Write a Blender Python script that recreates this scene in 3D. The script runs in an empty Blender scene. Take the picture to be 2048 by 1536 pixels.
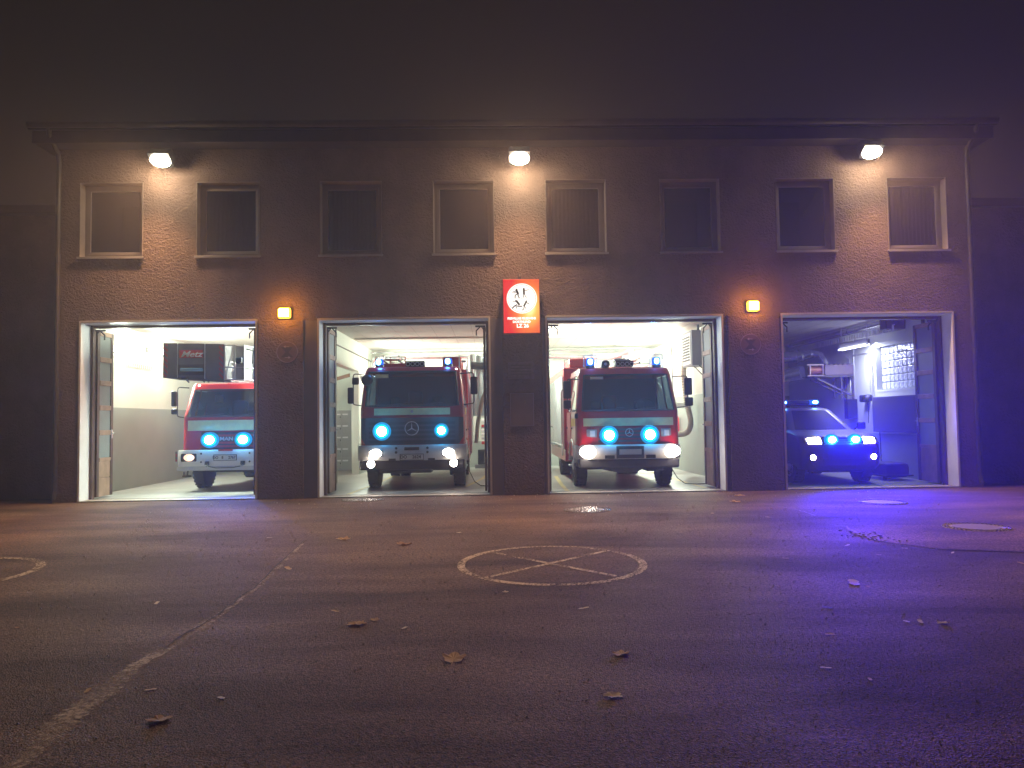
import bpy, bmesh, math, random
from mathutils import Vector, Matrix
R = math.radians
PI = math.pi
scn = bpy.context.scene
# ------------------------------------------------------------------ camera
cam_d = bpy.data.cameras.new("camera")
cam = bpy.data.objects.new("camera", cam_d)
scn.collection.objects.link(cam)
scn.camera = cam
cam_d.sensor_width = 36.0
cam_d.lens = 36.0 * 1538.0 / 2048.0
cam_d.clip_start = 0.05
cam_d.clip_end = 500
_yaw, _pit, _rol = R(1.5), R(2.72), R(0.85)
_fw = Vector((math.sin(_yaw) * math.cos(_pit), math.cos(_yaw) * math.cos(_pit), math.sin(_pit)))
_rt0 = Vector((math.cos(_yaw), -math.sin(_yaw), 0))
_up0 = _rt0.cross(_fw)
_rt = _rt0 * math.cos(_rol) - _up0 * math.sin(_rol)
_up = _rt0 * math.sin(_rol) + _up0 * math.cos(_rol)
_m = Matrix((( _rt.x, _up.x, -_fw.x), (_rt.y, _up.y, -_fw.y), (_rt.z, _up.z, -_fw.z))).to_4x4()
_m.translation = Vector((0, -16.54, 1.59))
cam.matrix_world = _m
# ------------------------------------------------------------------ world: night sky lit by a town's glow
world = bpy.data.worlds.new("World")
scn.world = world
world.use_nodes = True
_bg = world.node_tree.nodes["Background"]
_bg.inputs[0].default_value = (0.0125, 0.0080, 0.0050, 1)
_bg.inputs[1].default_value = 1.0
scn.view_settings.view_transform = 'Standard'
scn.view_settings.look = 'None'
scn.view_settings.exposure = 0.0
scn.view_settings.gamma = 1.0
scn.view_settings.use_curve_mapping = False
scn.cycles.max_bounces = 6
scn.cycles.diffuse_bounces = 3
scn.cycles.glossy_bounces = 3
scn.cycles.transparent_max_bounces = 10
scn.cycles.volume_bounces = 0
scn.cycles.sample_clamp_indirect = 4.0
scn.cycles.use_denoising = True
HAZE = 0.0040

# ------------------------------------------------------------------ materials
def _nt(name):
    m = bpy.data.materials.new(name)
    m.use_nodes = True
    return m, m.node_tree, m.node_tree.nodes["Principled BSDF"]

_mc = {}
def mat(name, *a, **k):
    if name not in _mc: _mc[name] = _mat(name, *a, **k)
    return _mc[name]

def _mat(name, col, rough=0.5, metal=0.0, var=0.15, vs=3.0, bump=0.0, bs=60.0, coat=0.0, bd=0.02, spec=None):
    m, nt, b = _nt(name)
    N, L = nt.nodes, nt.links
    b.inputs["Roughness"].default_value = rough
    b.inputs["Metallic"].default_value = metal
    b.inputs["Coat Weight"].default_value = coat
    if spec is not None:
        b.inputs["Specular IOR Level"].default_value = spec
    tc = N.new("ShaderNodeTexCoord")
    if var > 0:
        n = N.new("ShaderNodeTexNoise"); n.inputs["Scale"].default_value = vs; n.inputs["Detail"].default_value = 6
        L.new(tc.outputs["Object"], n.inputs["Vector"])
        r = N.new("ShaderNodeValToRGB")
        r.color_ramp.elements[0].position = 0.3; r.color_ramp.elements[1].position = 0.7
        r.color_ramp.elements[0].color = tuple(c * (1 - var) for c in col) + (1,)
        r.color_ramp.elements[1].color = tuple(min(1, c * (1 + var)) for c in col) + (1,)
        L.new(n.outputs["Fac"], r.inputs["Fac"]); L.new(r.outputs["Color"], b.inputs["Base Color"])
    else:
        b.inputs["Base Color"].default_value = tuple(col) + (1,)
    if bump > 0:
        n2 = N.new("ShaderNodeTexNoise"); n2.inputs["Scale"].default_value = bs; n2.inputs["Detail"].default_value = 4
        L.new(tc.outputs["Object"], n2.inputs["Vector"])
        bp = N.new("ShaderNodeBump"); bp.inputs["Strength"].default_value = bump; bp.inputs["Distance"].default_value = bd
        L.new(n2.outputs["Fac"], bp.inputs["Height"]); L.new(bp.outputs["Normal"], b.inputs["Normal"])
    return m

def emi(name, col, s):
    m = bpy.data.materials.new(name); m.use_nodes = True
    nt = m.node_tree; nt.nodes.clear()
    e = nt.nodes.new("ShaderNodeEmission"); o = nt.nodes.new("ShaderNodeOutputMaterial")
    e.inputs[0].default_value = tuple(col) + (1,); e.inputs[1].default_value = s
    nt.links.new(e.outputs[0], o.inputs[0])
    return m

def glass(name, tint, alpha, rough=0.03):
    """thin pane: part clear, part glossy"""
    m = bpy.data.materials.new(name); m.use_nodes = True
    nt = m.node_tree; nt.nodes.clear(); N, L = nt.nodes, nt.links
    t = N.new("ShaderNodeBsdfTransparent"); t.inputs[0].default_value = tuple(tint) + (1,)
    g = N.new("ShaderNodeBsdfGlossy"); g.inputs["Roughness"].default_value = rough; g.inputs[0].default_value = (0.9, 0.9, 0.9, 1)
    f = N.new("ShaderNodeFresnel"); f.inputs[0].default_value = 1.5
    ad = N.new("ShaderNodeMath"); ad.operation = 'ADD'; ad.inputs[1].default_value = alpha
    mx = N.new("ShaderNodeMixShader"); o = N.new("ShaderNodeOutputMaterial")
    L.new(f.outputs[0], ad.inputs[0]); L.new(ad.outputs[0], mx.inputs[0]); L.new(t.outputs[0], mx.inputs[1]); L.new(g.outputs[0], mx.inputs[2])
    L.new(mx.outputs[0], o.inputs[0])
    return m

M = {}
M['white_render'] = mat('white_render', (0.62, 0.60, 0.56), 0.8, var=0.08, bump=0.15, bs=90)
M['cream_wall'] = mat('cream_wall', (0.66, 0.69, 0.61), 0.75, var=0.05, vs=1.2, bump=0.1, bs=40)
M['grey_dado'] = mat('grey_dado', (0.31, 0.35, 0.31), 0.5, var=0.06, vs=1.5)
M['ceiling_white'] = mat('ceiling_white', (0.66, 0.64, 0.58), 0.85, var=0.05)
M['jamb_white'] = mat('jamb_white', (0.70, 0.71, 0.72), 0.45, var=0.10, vs=2)
M['gate_wood'] = mat('gate_wood', (0.085, 0.048, 0.040), 0.4, var=0.25, vs=6)
M['gate_rail'] = mat('gate_rail', (0.30, 0.19, 0.13), 0.45, var=0.2, vs=6)
M['dark_metal'] = mat('dark_metal', (0.045, 0.05, 0.055), 0.4, 0.6, var=0.2)
M['galv'] = mat('galvanised_steel', (0.66, 0.67, 0.69), 0.22, 0.8, var=0.15, vs=9, bump=0.2, bs=30, bd=0.006)
M['window_frame'] = mat('window_frame_paint', (0.26, 0.23, 0.21), 0.4, var=0.05)
M['suv_glass'] = mat('suv_dark_glass', (0.006, 0.006, 0.010), 0.5, var=0, spec=0.04)
M['window_glass'] = glass('window_glass', (0.25, 0.26, 0.30), 0.05)
M['clear_glass'] = glass('clear_glass', (0.85, 0.88, 0.88), 0.04)
M['cab_glass'] = glass('cab_glass', (0.26, 0.33, 0.38), 0.0)
M['sill'] = mat('sill_metal', (0.42, 0.40, 0.38), 0.35, 0.4, var=0.1)
M['curtain'] = mat('curtain_cloth', (0.05, 0.045, 0.045), 0.9, var=0.1)
M['room_dark'] = mat('unlit_room_wall', (0.07, 0.06, 0.06), 0.9, var=0.1)
M['gutter'] = mat('gutter_zinc', (0.07, 0.062, 0.055), 0.5, 0.4, var=0.15)
M['fascia'] = mat('fascia_board', (0.055, 0.045, 0.038), 0.7, var=0.15)
M['black'] = mat('black_plastic', (0.015, 0.015, 0.017), 0.45, var=0.1)
M['rubber'] = mat('tyre_rubber', (0.018, 0.018, 0.02), 0.7, var=0.2, vs=10, bump=0.3, bs=40)
M['red'] = mat('fire_red_paint', (0.48, 0.010, 0.016), 0.28, var=0.06, coat=0.4)
M['red_matt'] = mat('red_coat', (0.45, 0.02, 0.02), 0.6, var=0.1)
M['truck_white'] = mat('truck_white_paint', (0.74, 0.74, 0.72), 0.35, var=0.05)
M['steel'] = mat('brushed_steel', (0.60, 0.61, 0.62), 0.33, 0.35, var=0.08, vs=5)
M['chrome'] = mat('chrome', (0.85, 0.86, 0.88), 0.2, 0.6, var=0)
M['reflect'] = mat('reflective_yellow_tape', (0.74, 0.77, 0.42), 0.35, var=0.08, vs=8)
M['yellow'] = mat('yellow_paint', (0.75, 0.48, 0.05), 0.5, var=0.12, vs=8)
M['grey_cab'] = mat('locker_grey', (0.42, 0.43, 0.42), 0.45, var=0.05)
M['grey_dark'] = mat('dark_grey_cloth', (0.055, 0.052, 0.055), 0.75, var=0.15, vs=8)
M['seat'] = mat('seat_cloth', (0.03, 0.032, 0.04), 0.85, var=0.2)
M['hose'] = mat('exhaust_hose_tan', (0.30, 0.25, 0.19), 0.7, var=0.15)
M['cable'] = mat('black_cable', (0.02, 0.02, 0.02), 0.5, var=0)
M['fan_paint'] = mat('fan_violet_grey', (0.16, 0.12, 0.15), 0.5, var=0.1)
M['copper'] = mat('copper_brown', (0.40, 0.16, 0.09), 0.4, 0.3, var=0.1)
M['suv'] = mat('navy_red_suv_paint', (0.03, 0.010, 0.022), 0.45, var=0.05, coat=0.1)
M['label_white'] = mat('paper_label', (0.85, 0.85, 0.85), 0.6, var=0)
M['brown_wood'] = mat('brown_beam', (0.22, 0.11, 0.06), 0.6, var=0.2, vs=5)
M['plate'] = mat('number_plate_white', (0.62, 0.62, 0.60), 0.45, var=0)
M['ink'] = mat('plate_ink', (0.02, 0.02, 0.025), 0.5, var=0)
M['blue_glass'] = mat('blue_dome', (0.01, 0.06, 0.5), 0.12, var=0, coat=0.5)
M['lamp_white'] = emi('floodlight_glare', (1.0, 0.86, 0.62), 120)
M['tube_white'] = emi('fluorescent_tube', (0.97, 1.0, 0.86), 55)
M['tube_dim'] = emi('fluorescent_tube_cool', (0.80, 0.84, 1.0), 9)
M['amber'] = emi('amber_lamp', (1.0, 0.36, 0.02), 9)
M['amber_core'] = emi('amber_lamp_core', (1.0, 0.62, 0.25), 30)
M['strobe_core'] = emi('strobe_core', (0.25, 0.85, 1.0), 40)
M['strobe_lens'] = emi('strobe_lens_blue', (0.0, 0.80, 1.0), 1.5)
M['strobe_rim_halo'] = emi('strobe_reflector_halo', (0.0, 0.42, 0.95), 0.8)
M['dome_lit'] = emi('beacon_dome_lit', (0.01, 0.16, 1.0), 1.1)
M['dome_core'] = emi('beacon_core', (0.25, 0.65, 1.0), 9)
M['head_on'] = emi('headlight_on', (1.0, 0.88, 0.74), 40)
M['head_dim'] = emi('headlight_parking', (1.0, 0.66, 0.48), 1.6)
M['marker'] = emi('marker_lamp', (1.0, 0.85, 0.8), 8)
M['sign_red'] = emi('sign_red_lit', (1.0, 0.035, 0.03), 0.95)
M['sign_white'] = emi('sign_white_lit', (1.0, 0.93, 0.84), 1.35)
M['sign_glow'] = emi('sign_tube_glow', (1.0, 0.60, 0.12), 1.6)
M['sign_ink'] = mat('sign_ink', (0.02, 0.02, 0.02), 0.6, var=0)
M['leaf_a'] = mat('dry_leaf_tan', (0.62, 0.42, 0.22), 0.6, var=0.3, vs=30)
M['leaf_b'] = mat('dry_leaf_brown', (0.38, 0.20, 0.09), 0.6, var=0.3, vs=30)
M['leaf_c'] = mat('pale_leaf', (0.75, 0.66, 0.48), 0.6, var=0.2, vs=30)
M['leaf_d'] = mat('dark_leaf', (0.03, 0.02, 0.02), 0.7, var=0.2, vs=30)
M['iron'] = mat('cast_iron', (0.24, 0.20, 0.16), 0.5, 0.2, var=0.35, vs=18, bump=0.5, bs=60)
M['iron_dark'] = mat('cast_iron_dark', (0.03, 0.03, 0.03), 0.6, 0.3, var=0.3, vs=18)
M['concrete_lid'] = mat('concrete_lid', (0.16, 0.13, 0.115), 0.6, var=0.12, vs=14, bump=0.2, bs=80)
M['conc_floor'] = None

def facade_mat():
    m, nt, b = _nt('rough_stucco')
    N, L = nt.nodes, nt.links
    b.inputs["Roughness"].default_value = 0.85
    b.inputs["Specular IOR Level"].default_value = 0.25
    tc = N.new("ShaderNodeTexCoord")
    mp = N.new("ShaderNodeMapping"); mp.inputs["Scale"].default_value = (1, 1, 1.25)
    L.new(tc.outputs["Object"], mp.inputs[0])
    n = N.new("ShaderNodeTexNoise"); n.inputs["Scale"].default_value = 0.7; n.inputs["Detail"].default_value = 7; n.inputs["Roughness"].default_value = 0.65
    L.new(mp.outputs[0], n.inputs[0])
    r = N.new("ShaderNodeValToRGB")
    r.color_ramp.elements[0].position = 0.3; r.color_ramp.elements[1].position = 0.72
    r.color_ramp.elements[0].color = (0.140, 0.102, 0.084, 1); r.color_ramp.elements[1].color = (0.215, 0.160, 0.132, 1)
    L.new(n.outputs["Fac"], r.inputs[0])
    mp3 = N.new("ShaderNodeMapping"); mp3.inputs["Scale"].default_value = (1.3, 1, 0.4); L.new(tc.outputs["Object"], mp3.inputs[0])
    n3 = N.new("ShaderNodeTexNoise"); n3.inputs["Scale"].default_value = 1.6; n3.inputs["Detail"].default_value = 6; L.new(mp3.outputs[0], n3.inputs[0])
    r3 = N.new("ShaderNodeMapRange"); r3.inputs[1].default_value = .35; r3.inputs[2].default_value = .65; r3.inputs[3].default_value = .90; r3.inputs[4].default_value = 1.06; L.new(n3.outputs["Fac"], r3.inputs[0])
    mx3 = N.new("ShaderNodeVectorMath"); mx3.operation = 'SCALE'; L.new(r.outputs[0], mx3.inputs[0]); L.new(r3.outputs[0], mx3.inputs["Scale"]); L.new(mx3.outputs[0], b.inputs["Base Color"])
    n2 = N.new("ShaderNodeTexNoise"); n2.inputs["Scale"].default_value = 17; n2.inputs["Detail"].default_value = 5; n2.inputs["Distortion"].default_value = 0.9
    L.new(mp.outputs[0], n2.inputs[0])
    bp = N.new("ShaderNodeBump"); bp.inputs["Strength"].default_value = 0.8; bp.inputs["Distance"].default_value = 0.055
    L.new(n2.outputs["Fac"], bp.inputs["Height"]); L.new(bp.outputs[0], b.inputs["Normal"])
    return m
M['stucco'] = facade_mat()

def asphalt_mat(name, k=1.0):
    m, nt, b = _nt(name)
    N, L = nt.nodes, nt.links
    tc = N.new("ShaderNodeTexCoord")
    def noise(s, d=5, rr=0.55, dist=0.0, sc=None):
        n = N.new("ShaderNodeTexNoise"); n.inputs["Scale"].default_value = s; n.inputs["Detail"].default_value = d
        n.inputs["Roughness"].default_value = rr; n.inputs["Distortion"].default_value = dist
        if sc:
            mp = N.new("ShaderNodeMapping"); mp.inputs["Scale"].default_value = sc
            L.new(tc.outputs["Object"], mp.inputs[0]); L.new(mp.outputs[0], n.inputs[0])
        else:
            L.new(tc.outputs["Object"], n.inputs[0])
        return n
    big = noise(0.5, 8, 0.62, 0.4, (0.55, 1.6, 1))
    fine = noise(34, 6, 0.85)
    r = N.new("ShaderNodeValToRGB")
    r.color_ramp.elements[0].position = 0.38; r.color_ramp.elements[1].position = 0.66
    r.color_ramp.elements[0].color = (0.036 * k, 0.025 * k, 0.020 * k, 1); r.color_ramp.elements[1].color = (0.108 * k, 0.074 * k, 0.059 * k, 1)
    L.new(big.outputs["Fac"], r.inputs[0])
    r2 = N.new("ShaderNodeValToRGB")
    r2.color_ramp.elements[0].position = 0.42; r2.color_ramp.elements[1].position = 0.66
    r2.color_ramp.elements[0].color = (0.22, 0.21, 0.20, 1); r2.color_ramp.elements[1].color = (3.6, 3.0, 2.3, 1)
    L.new(fine.outputs["Fac"], r2.inputs[0])
    mx = N.new("ShaderNodeMix"); mx.data_type = 'RGBA'; mx.blend_type = 'MULTIPLY'; mx.inputs[0].default_value = 1.0
    L.new(r.outputs[0], mx.inputs[6]); L.new(r2.outputs[0], mx.inputs[7]); L.new(mx.outputs[2], b.inputs["Base Color"])
    rr = N.new("ShaderNodeMapRange"); rr.inputs[1].default_value = 0.3; rr.inputs[2].default_value = 0.7; rr.inputs[3].default_value = 0.85; rr.inputs[4].default_value = 0.68; b.inputs['Specular IOR Level'].default_value = 0.22
    L.new(big.outputs["Fac"], rr.inputs[0]); L.new(rr.outputs[0], b.inputs["Roughness"])
    v = N.new("ShaderNodeTexVoronoi"); v.inputs["Scale"].default_value = 95
    L.new(tc.outputs["Object"], v.inputs[0])
    bp = N.new("ShaderNodeBump"); bp.inputs["Strength"].default_value = 0.8; bp.inputs["Distance"].default_value = 0.006
    L.new(v.outputs["Distance"], bp.inputs["Height"])
    bp2 = N.new("ShaderNodeBump"); bp2.inputs["Strength"].default_value = 0.35; bp2.inputs["Distance"].default_value = 0.05
    mid = noise(2.2, 5, 0.5, 0.3, (0.8, 1.1, 1))
    L.new(mid.outputs["Fac"], bp2.inputs["Height"]); L.new(bp2.outputs[0], bp.inputs["Normal"])
    L.new(bp.outputs[0], b.inputs["Normal"])
    return m
M['asphalt'] = asphalt_mat('asphalt')
M['asphalt_patch'] = asphalt_mat('asphalt_patch_smooth', 1.55)
M['conc_floor'] = mat('garage_concrete', (0.36, 0.35, 0.32), 0.38, var=0.18, vs=1.4, bump=0.15, bs=30)

def worn(name, col, s=16, lo=0.47, hi=0.6, w2=0.0):
    """paint or dust worn through to the asphalt below"""
    m, nt, b = _nt(name)
    N, L = nt.nodes, nt.links
    b.inputs["Base Color"].default_value = tuple(col) + (1,); b.inputs["Roughness"].default_value = 0.7
    tc = N.new("ShaderNodeTexCoord")
    n = N.new("ShaderNodeTexNoise"); n.inputs["Scale"].default_value = s; n.inputs["Detail"].default_value = 8; n.inputs["Roughness"].default_value = 0.75
    L.new(tc.outputs["Object"], n.inputs[0])
    n2 = N.new("ShaderNodeTexNoise"); n2.inputs["Scale"].default_value = 2.2; n2.inputs["Detail"].default_value = 3
    L.new(tc.outputs["Object"], n2.inputs[0])
    ad = N.new("ShaderNodeMath"); ad.operation = 'MULTIPLY_ADD'; ad.inputs[1].default_value = 0.45
    L.new(n2.outputs["Fac"], ad.inputs[0]); L.new(n.outputs["Fac"], ad.inputs[2])
    mr = N.new("ShaderNodeMapRange"); mr.inputs[1].default_value = lo + 0.22; mr.inputs[2].default_value = hi + 0.22
    mr.inputs[3].default_value = 0; mr.inputs[4].default_value = 0.9
    L.new(ad.outputs[0], mr.inputs[0]); L.new(mr.outputs[0], b.inputs["Alpha"])
    return m
M['worn_paint'] = worn('worn_white_paint', (0.62, 0.50, 0.34), 34, 0.43, 0.57)
M['worn_faint'] = worn('very_worn_paint', (0.45, 0.36, 0.24), 22, 0.44, 0.60)
M['dust'] = worn('pale_grit_in_seam', (0.38, 0.29, 0.20), 30, 0.38, 0.66)
M['crack'] = mat('open_crack', (0.008, 0.007, 0.007), 0.9, var=0)
M['crack_lip'] = mat('crack_lip', (0.22, 0.18, 0.15), 0.7, var=0.3, vs=20)

for _k in ('leaf_a', 'leaf_b', 'leaf_c'):
    pass
def hazard_mat():
    m, nt, b = _nt('red_white_hazard_tape')
    N, L = nt.nodes, nt.links
    tc = N.new("ShaderNodeTexCoord"); sp = N.new("ShaderNodeSeparateXYZ")
    L.new(tc.outputs["Object"], sp.inputs[0])
    a = N.new("ShaderNodeMath"); a.operation = 'ADD'; L.new(sp.outputs[0], a.inputs[0]); L.new(sp.outputs[2], a.inputs[1])
    k = N.new("ShaderNodeMath"); k.operation = 'MULTIPLY'; k.inputs[1].default_value = 8.0; L.new(a.outputs[0], k.inputs[0])
    f = N.new("ShaderNodeMath"); f.operation = 'FRACT'; L.new(k.outputs[0], f.inputs[0])
    g = N.new("ShaderNodeMath"); g.operation = 'GREATER_THAN'; g.inputs[1].default_value = 0.5; L.new(f.outputs[0], g.inputs[0])
    mx = N.new("ShaderNodeMix"); mx.data_type = 'RGBA'
    mx.inputs[6].default_value = (0.10, 0.09, 0.09, 1); mx.inputs[7].default_value = (0.35, 0.02, 0.03, 1)
    L.new(g.outputs[0], mx.inputs[0]); L.new(mx.outputs[2], b.inputs["Base Color"])
    b.inputs["Roughness"].default_value = 0.5
    return m
M['hazard'] = hazard_mat()

# ------------------------------------------------------------------ mesh collecting
class MB:
    def __init__(s): s.v = []; s.f = []
    def add(s, vs, fs):
        o = len(s.v); s.v += [tuple(p) for p in vs]; s.f += [tuple(i + o for i in f) for f in fs]; return s
    def box(s, x0, x1, y0, y1, z0, z1, c=0.0):
        if x0 > x1: x0, x1 = x1, x0
        if y0 > y1: y0, y1 = y1, y0
        if z0 > z1: z0, z1 = z1, z0
        if c <= 0:
            return s.add([(x0, y0, z0), (x1, y0, z0), (x1, y1, z0), (x0, y1, z0), (x0, y0, z1), (x1, y0, z1), (x1, y1, z1), (x0, y1, z1)],
                         [(0, 3, 2, 1), (4, 5, 6, 7), (0, 1, 5, 4), (1, 2, 6, 5), (2, 3, 7, 6), (3, 0, 4, 7)])
        c = min(c, (x1 - x0) / 2.1, (y1 - y0) / 2.1, (z1 - z0) / 2.1)
        bm = bmesh.new()
        bmesh.ops.create_cube(bm, size=1.0)
        for v in bm.verts:
            v.co = Vector((x0 + (v.co.x + .5) * (x1 - x0), y0 + (v.co.y + .5) * (y1 - y0), z0 + (v.co.z + .5) * (z1 - z0)))
        bmesh.ops.bevel(bm, geom=list(bm.edges), offset=c, segments=2, affect='EDGES', profile=0.5)
        bm.verts.index_update()
        s.add([v.co[:] for v in bm.verts], [[v.index for v in f.verts] for f in bm.faces]); bm.free()
        return s
    def tube(s, pts, r, n=8, caps=True, closed=False):
        pts = [Vector(p) for p in pts]; rings = []; N = len(pts)
        up = None
        for i, p in enumerate(pts):
            if closed: d = (pts[(i + 1) % N] - pts[i - 1])
            else: d = (pts[min(i + 1, N - 1)] - pts[max(i - 1, 0)])
            d.normalize()
            if up is None:
                up = Vector((0, 0, 1)) if abs(d.z) < 0.9 else Vector((1, 0, 0))
            a = d.cross(up)
            if a.length < 1e-4: a = d.cross(Vector((0.3, 0.9, 0.2)))
            a.normalize(); b = a.cross(d).normalized(); up = b
            rr = r[i] if isinstance(r, (list, tuple)) else r
            rings.append([p + (a * math.cos(t) + b * math.sin(t)) * rr for t in [2 * PI * k / n for k in range(n)]])
        vs = [q for rg in rings for q in rg]; fs = []
        for i in range(N if closed else N - 1):
            j = (i + 1) % N
            for k in range(n):
                fs.append((i * n + k, i * n + (k + 1) % n, j * n + (k + 1) % n, j * n + k))
        if caps and not closed:
            fs.append(tuple(range(n - 1, -1, -1))); fs.append(tuple((N - 1) * n + k for k in range(n)))
        return s.add(vs, fs)
    def cyl(s, p0, p1, r, n=20, r1=None):
        return s.tube([p0, p1], [r, r if r1 is None else r1], n)
    def lathe(s, prof, org, axis='z', n=24):
        """prof: list of (radius, height) along the axis"""
        vs = []; fs = []
        for (r, h) in prof:
            for k in range(n):
                t = 2 * PI * k / n; a, b = r * math.cos(t), r * math.sin(t)
                if axis == 'z': q = (org[0] + a, org[1] + b, org[2] + h)
                elif axis == 'y': q = (org[0] + a, org[1] + h, org[2] + b)
                else: q = (org[0] + h, org[1] + a, org[2] + b)
                vs.append(q)
        for i in range(len(prof) - 1):
            for k in range(n):
                fs.append((i * n + k, i * n + (k + 1) % n, (i + 1) * n + (k + 1) % n, (i + 1) * n + k))
        fs.append(tuple(range(n))); fs.append(tuple((len(prof) - 1) * n + k for k in range(n)))
        return s.add(vs, fs)
    def prism(s, poly, a0, a1, axis='y'):
        """poly in the plane across the axis, extruded a0..a1"""
        n = len(poly)
        def P(u, v, a):
            return (u, a, v) if axis == 'y' else ((a, u, v) if axis == 'x' else (u, v, a))
        vs = [P(u, v, a0) for u, v in poly] + [P(u, v, a1) for u, v in poly]
        fs = [tuple(range(n)), tuple(range(2 * n - 1, n - 1, -1))]
        for i in range(n):
            j = (i + 1) % n; fs.append((i, i + n, j + n, j))
        return s.add(vs, fs)
    def grid(s, rows):
        n = len(rows[0]); vs = [p for r in rows for p in r]
        fs = [(i * n + k, i * n + k + 1, (i + 1) * n + k + 1, (i + 1) * n + k) for i in range(len(rows) - 1) for k in range(n - 1)]
        return s.add(vs, fs)
    def slab(s, rows, d):
        """grid with thickness: d is the vector to the back side"""
        n = len(rows[0]); m = len(rows); d = Vector(d)
        top = [Vector(p) for r in rows for p in r]; bot = [p + d for p in top]
        fs = [(i * n + k, i * n + k + 1, (i + 1) * n + k + 1, (i + 1) * n + k) for i in range(m - 1) for k in range(n - 1)]
        o = n * m
        fs += [tuple(o + q for q in reversed(f)) for f in list(fs)]
        ring = [k for k in range(n)] + [i * n + n - 1 for i in range(1, m)] + [(m - 1) * n + k for k in range(n - 2, -1, -1)] + [i * n for i in range(m - 2, 0, -1)]
        for a, b in zip(ring, ring[1:] + ring[:1]):
            fs.append((a, b, b + o, a + o))
        return s.add(top + bot, fs)
    def mesh(s, name, m, smooth=False):
        me = bpy.data.meshes.new(name); me.from_pydata(s.v, [], s.f)
        bm = bmesh.new(); bm.from_mesh(me); bmesh.ops.recalc_face_normals(bm, faces=bm.faces); bm.to_mesh(me); bm.free()
        me.materials.append(M[m] if isinstance(m, str) else m)
        if smooth:
            me.polygons.foreach_set('use_smooth', [True] * len(me.polygons))
            try: me.set_sharp_from_angle(angle=R(40))
            except Exception: pass
        me.update()
        return me
    def build(s, name, m, parent=None, smooth=False, loc=None):
        o = bpy.data.objects.new(name, s.mesh(name, m, smooth)); scn.collection.objects.link(o)
        if parent is not None: o.parent = parent
        if loc: o.location = loc
        return o

def tag(o, label=None, cat=None, group=None, kind=None):
    if label: o['label'] = label
    if cat: o['category'] = cat
    if group: o['group'] = group
    if kind: o['kind'] = kind
    return o

def thing(name, label, cat, loc=(0, 0, 0), rz=0.0, group=None):
    o = bpy.data.objects.new(name, None); scn.collection.objects.link(o)
    o.location = loc; o.rotation_euler = (0, 0, rz); o.empty_display_size = 0.2
    return tag(o, label, cat, group)

def copy_tree(o, parent=None):
    c = o.copy(); scn.collection.objects.link(c); c.parent = parent
    for ch in list(o.children): copy_tree(ch, c)
    return c

def text(name, body, size, m, parent, loc, rot=(PI / 2, 0, 0), sx=1.0, shear=0.0, ext=0.004, bold=0.0):
    cu = bpy.data.curves.new(name, 'FONT'); cu.body = body; cu.size = size; cu.extrude = ext; cu.align_x = 'CENTER'; cu.align_y = 'CENTER'
    cu.shear = shear; cu.offset = bold; cu.resolution_u = 3
    t = bpy.data.objects.new(name + '_curve', cu)
    scn.collection.objects.link(t)
    bpy.context.view_layer.update()
    me = bpy.data.meshes.new_from_object(t.evaluated_get(bpy.context.evaluated_depsgraph_get()))
    bpy.data.objects.remove(t); bpy.data.curves.remove(cu)
    me.materials.clear(); me.materials.append(M[m]); me.name = name
    o = bpy.data.objects.new(name, me); scn.collection.objects.link(o)
    o.parent = parent; o.location = loc; o.rotation_euler = rot; o.scale = (sx, 1, 1)
    return o

def lamp(kind, name, loc, power, col, aim=None, size=0.1, spot=None, blend=0.5, parent=None, sy=None):
    d = bpy.data.lights.new(name, kind); d.energy = power; d.color = col
    if kind == 'AREA':
        d.size = size
        if sy: d.shape = 'RECTANGLE'; d.size_y = sy
    else: d.shadow_soft_size = size
    if spot: d.spot_size = R(spot); d.spot_blend = blend
    o = bpy.data.objects.new(name, d); scn.collection.objects.link(o); o.location = loc
    if aim: o.rotation_euler = Vector(aim).to_track_quat('-Z', 'Y').to_euler()
    if parent is not None: o.parent = parent
    return o

# ------------------------------------------------------------------ the ground
g = MB(); g.add([(-120, -60, 0), (120, -60, 0), (120, 140, 0), (-120, 140, 0)], [(0, 1, 2, 3)])
tag(g.build('asphalt_yard', 'asphalt'), 'dark rough asphalt yard in front of the fire station', kind='structure')

# ------------------------------------------------------------------ fire station shell
XL, XR, YB, ZC = -9.20, 10.32, 9.9, 4.06
WT = 0.50
ops = [(-8.74, -5.035), (-3.70, -0.05), (1.20, 5.02), (6.345, 10.12)]
OT = 3.81
wins = [(-8.79, -7.45), (-6.31, -4.96), (-3.67, -2.34), (-1.23, 0.10), (1.22, 2.55), (3.73, 5.05), (6.29, 7.59), (8.77, 10.10)]
WZ0, WZ1 = 5.20, 6.83
station = thing('fire_station', 'long two storey fire station with brown stucco front and four open vehicle gates', 'fire station')

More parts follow.
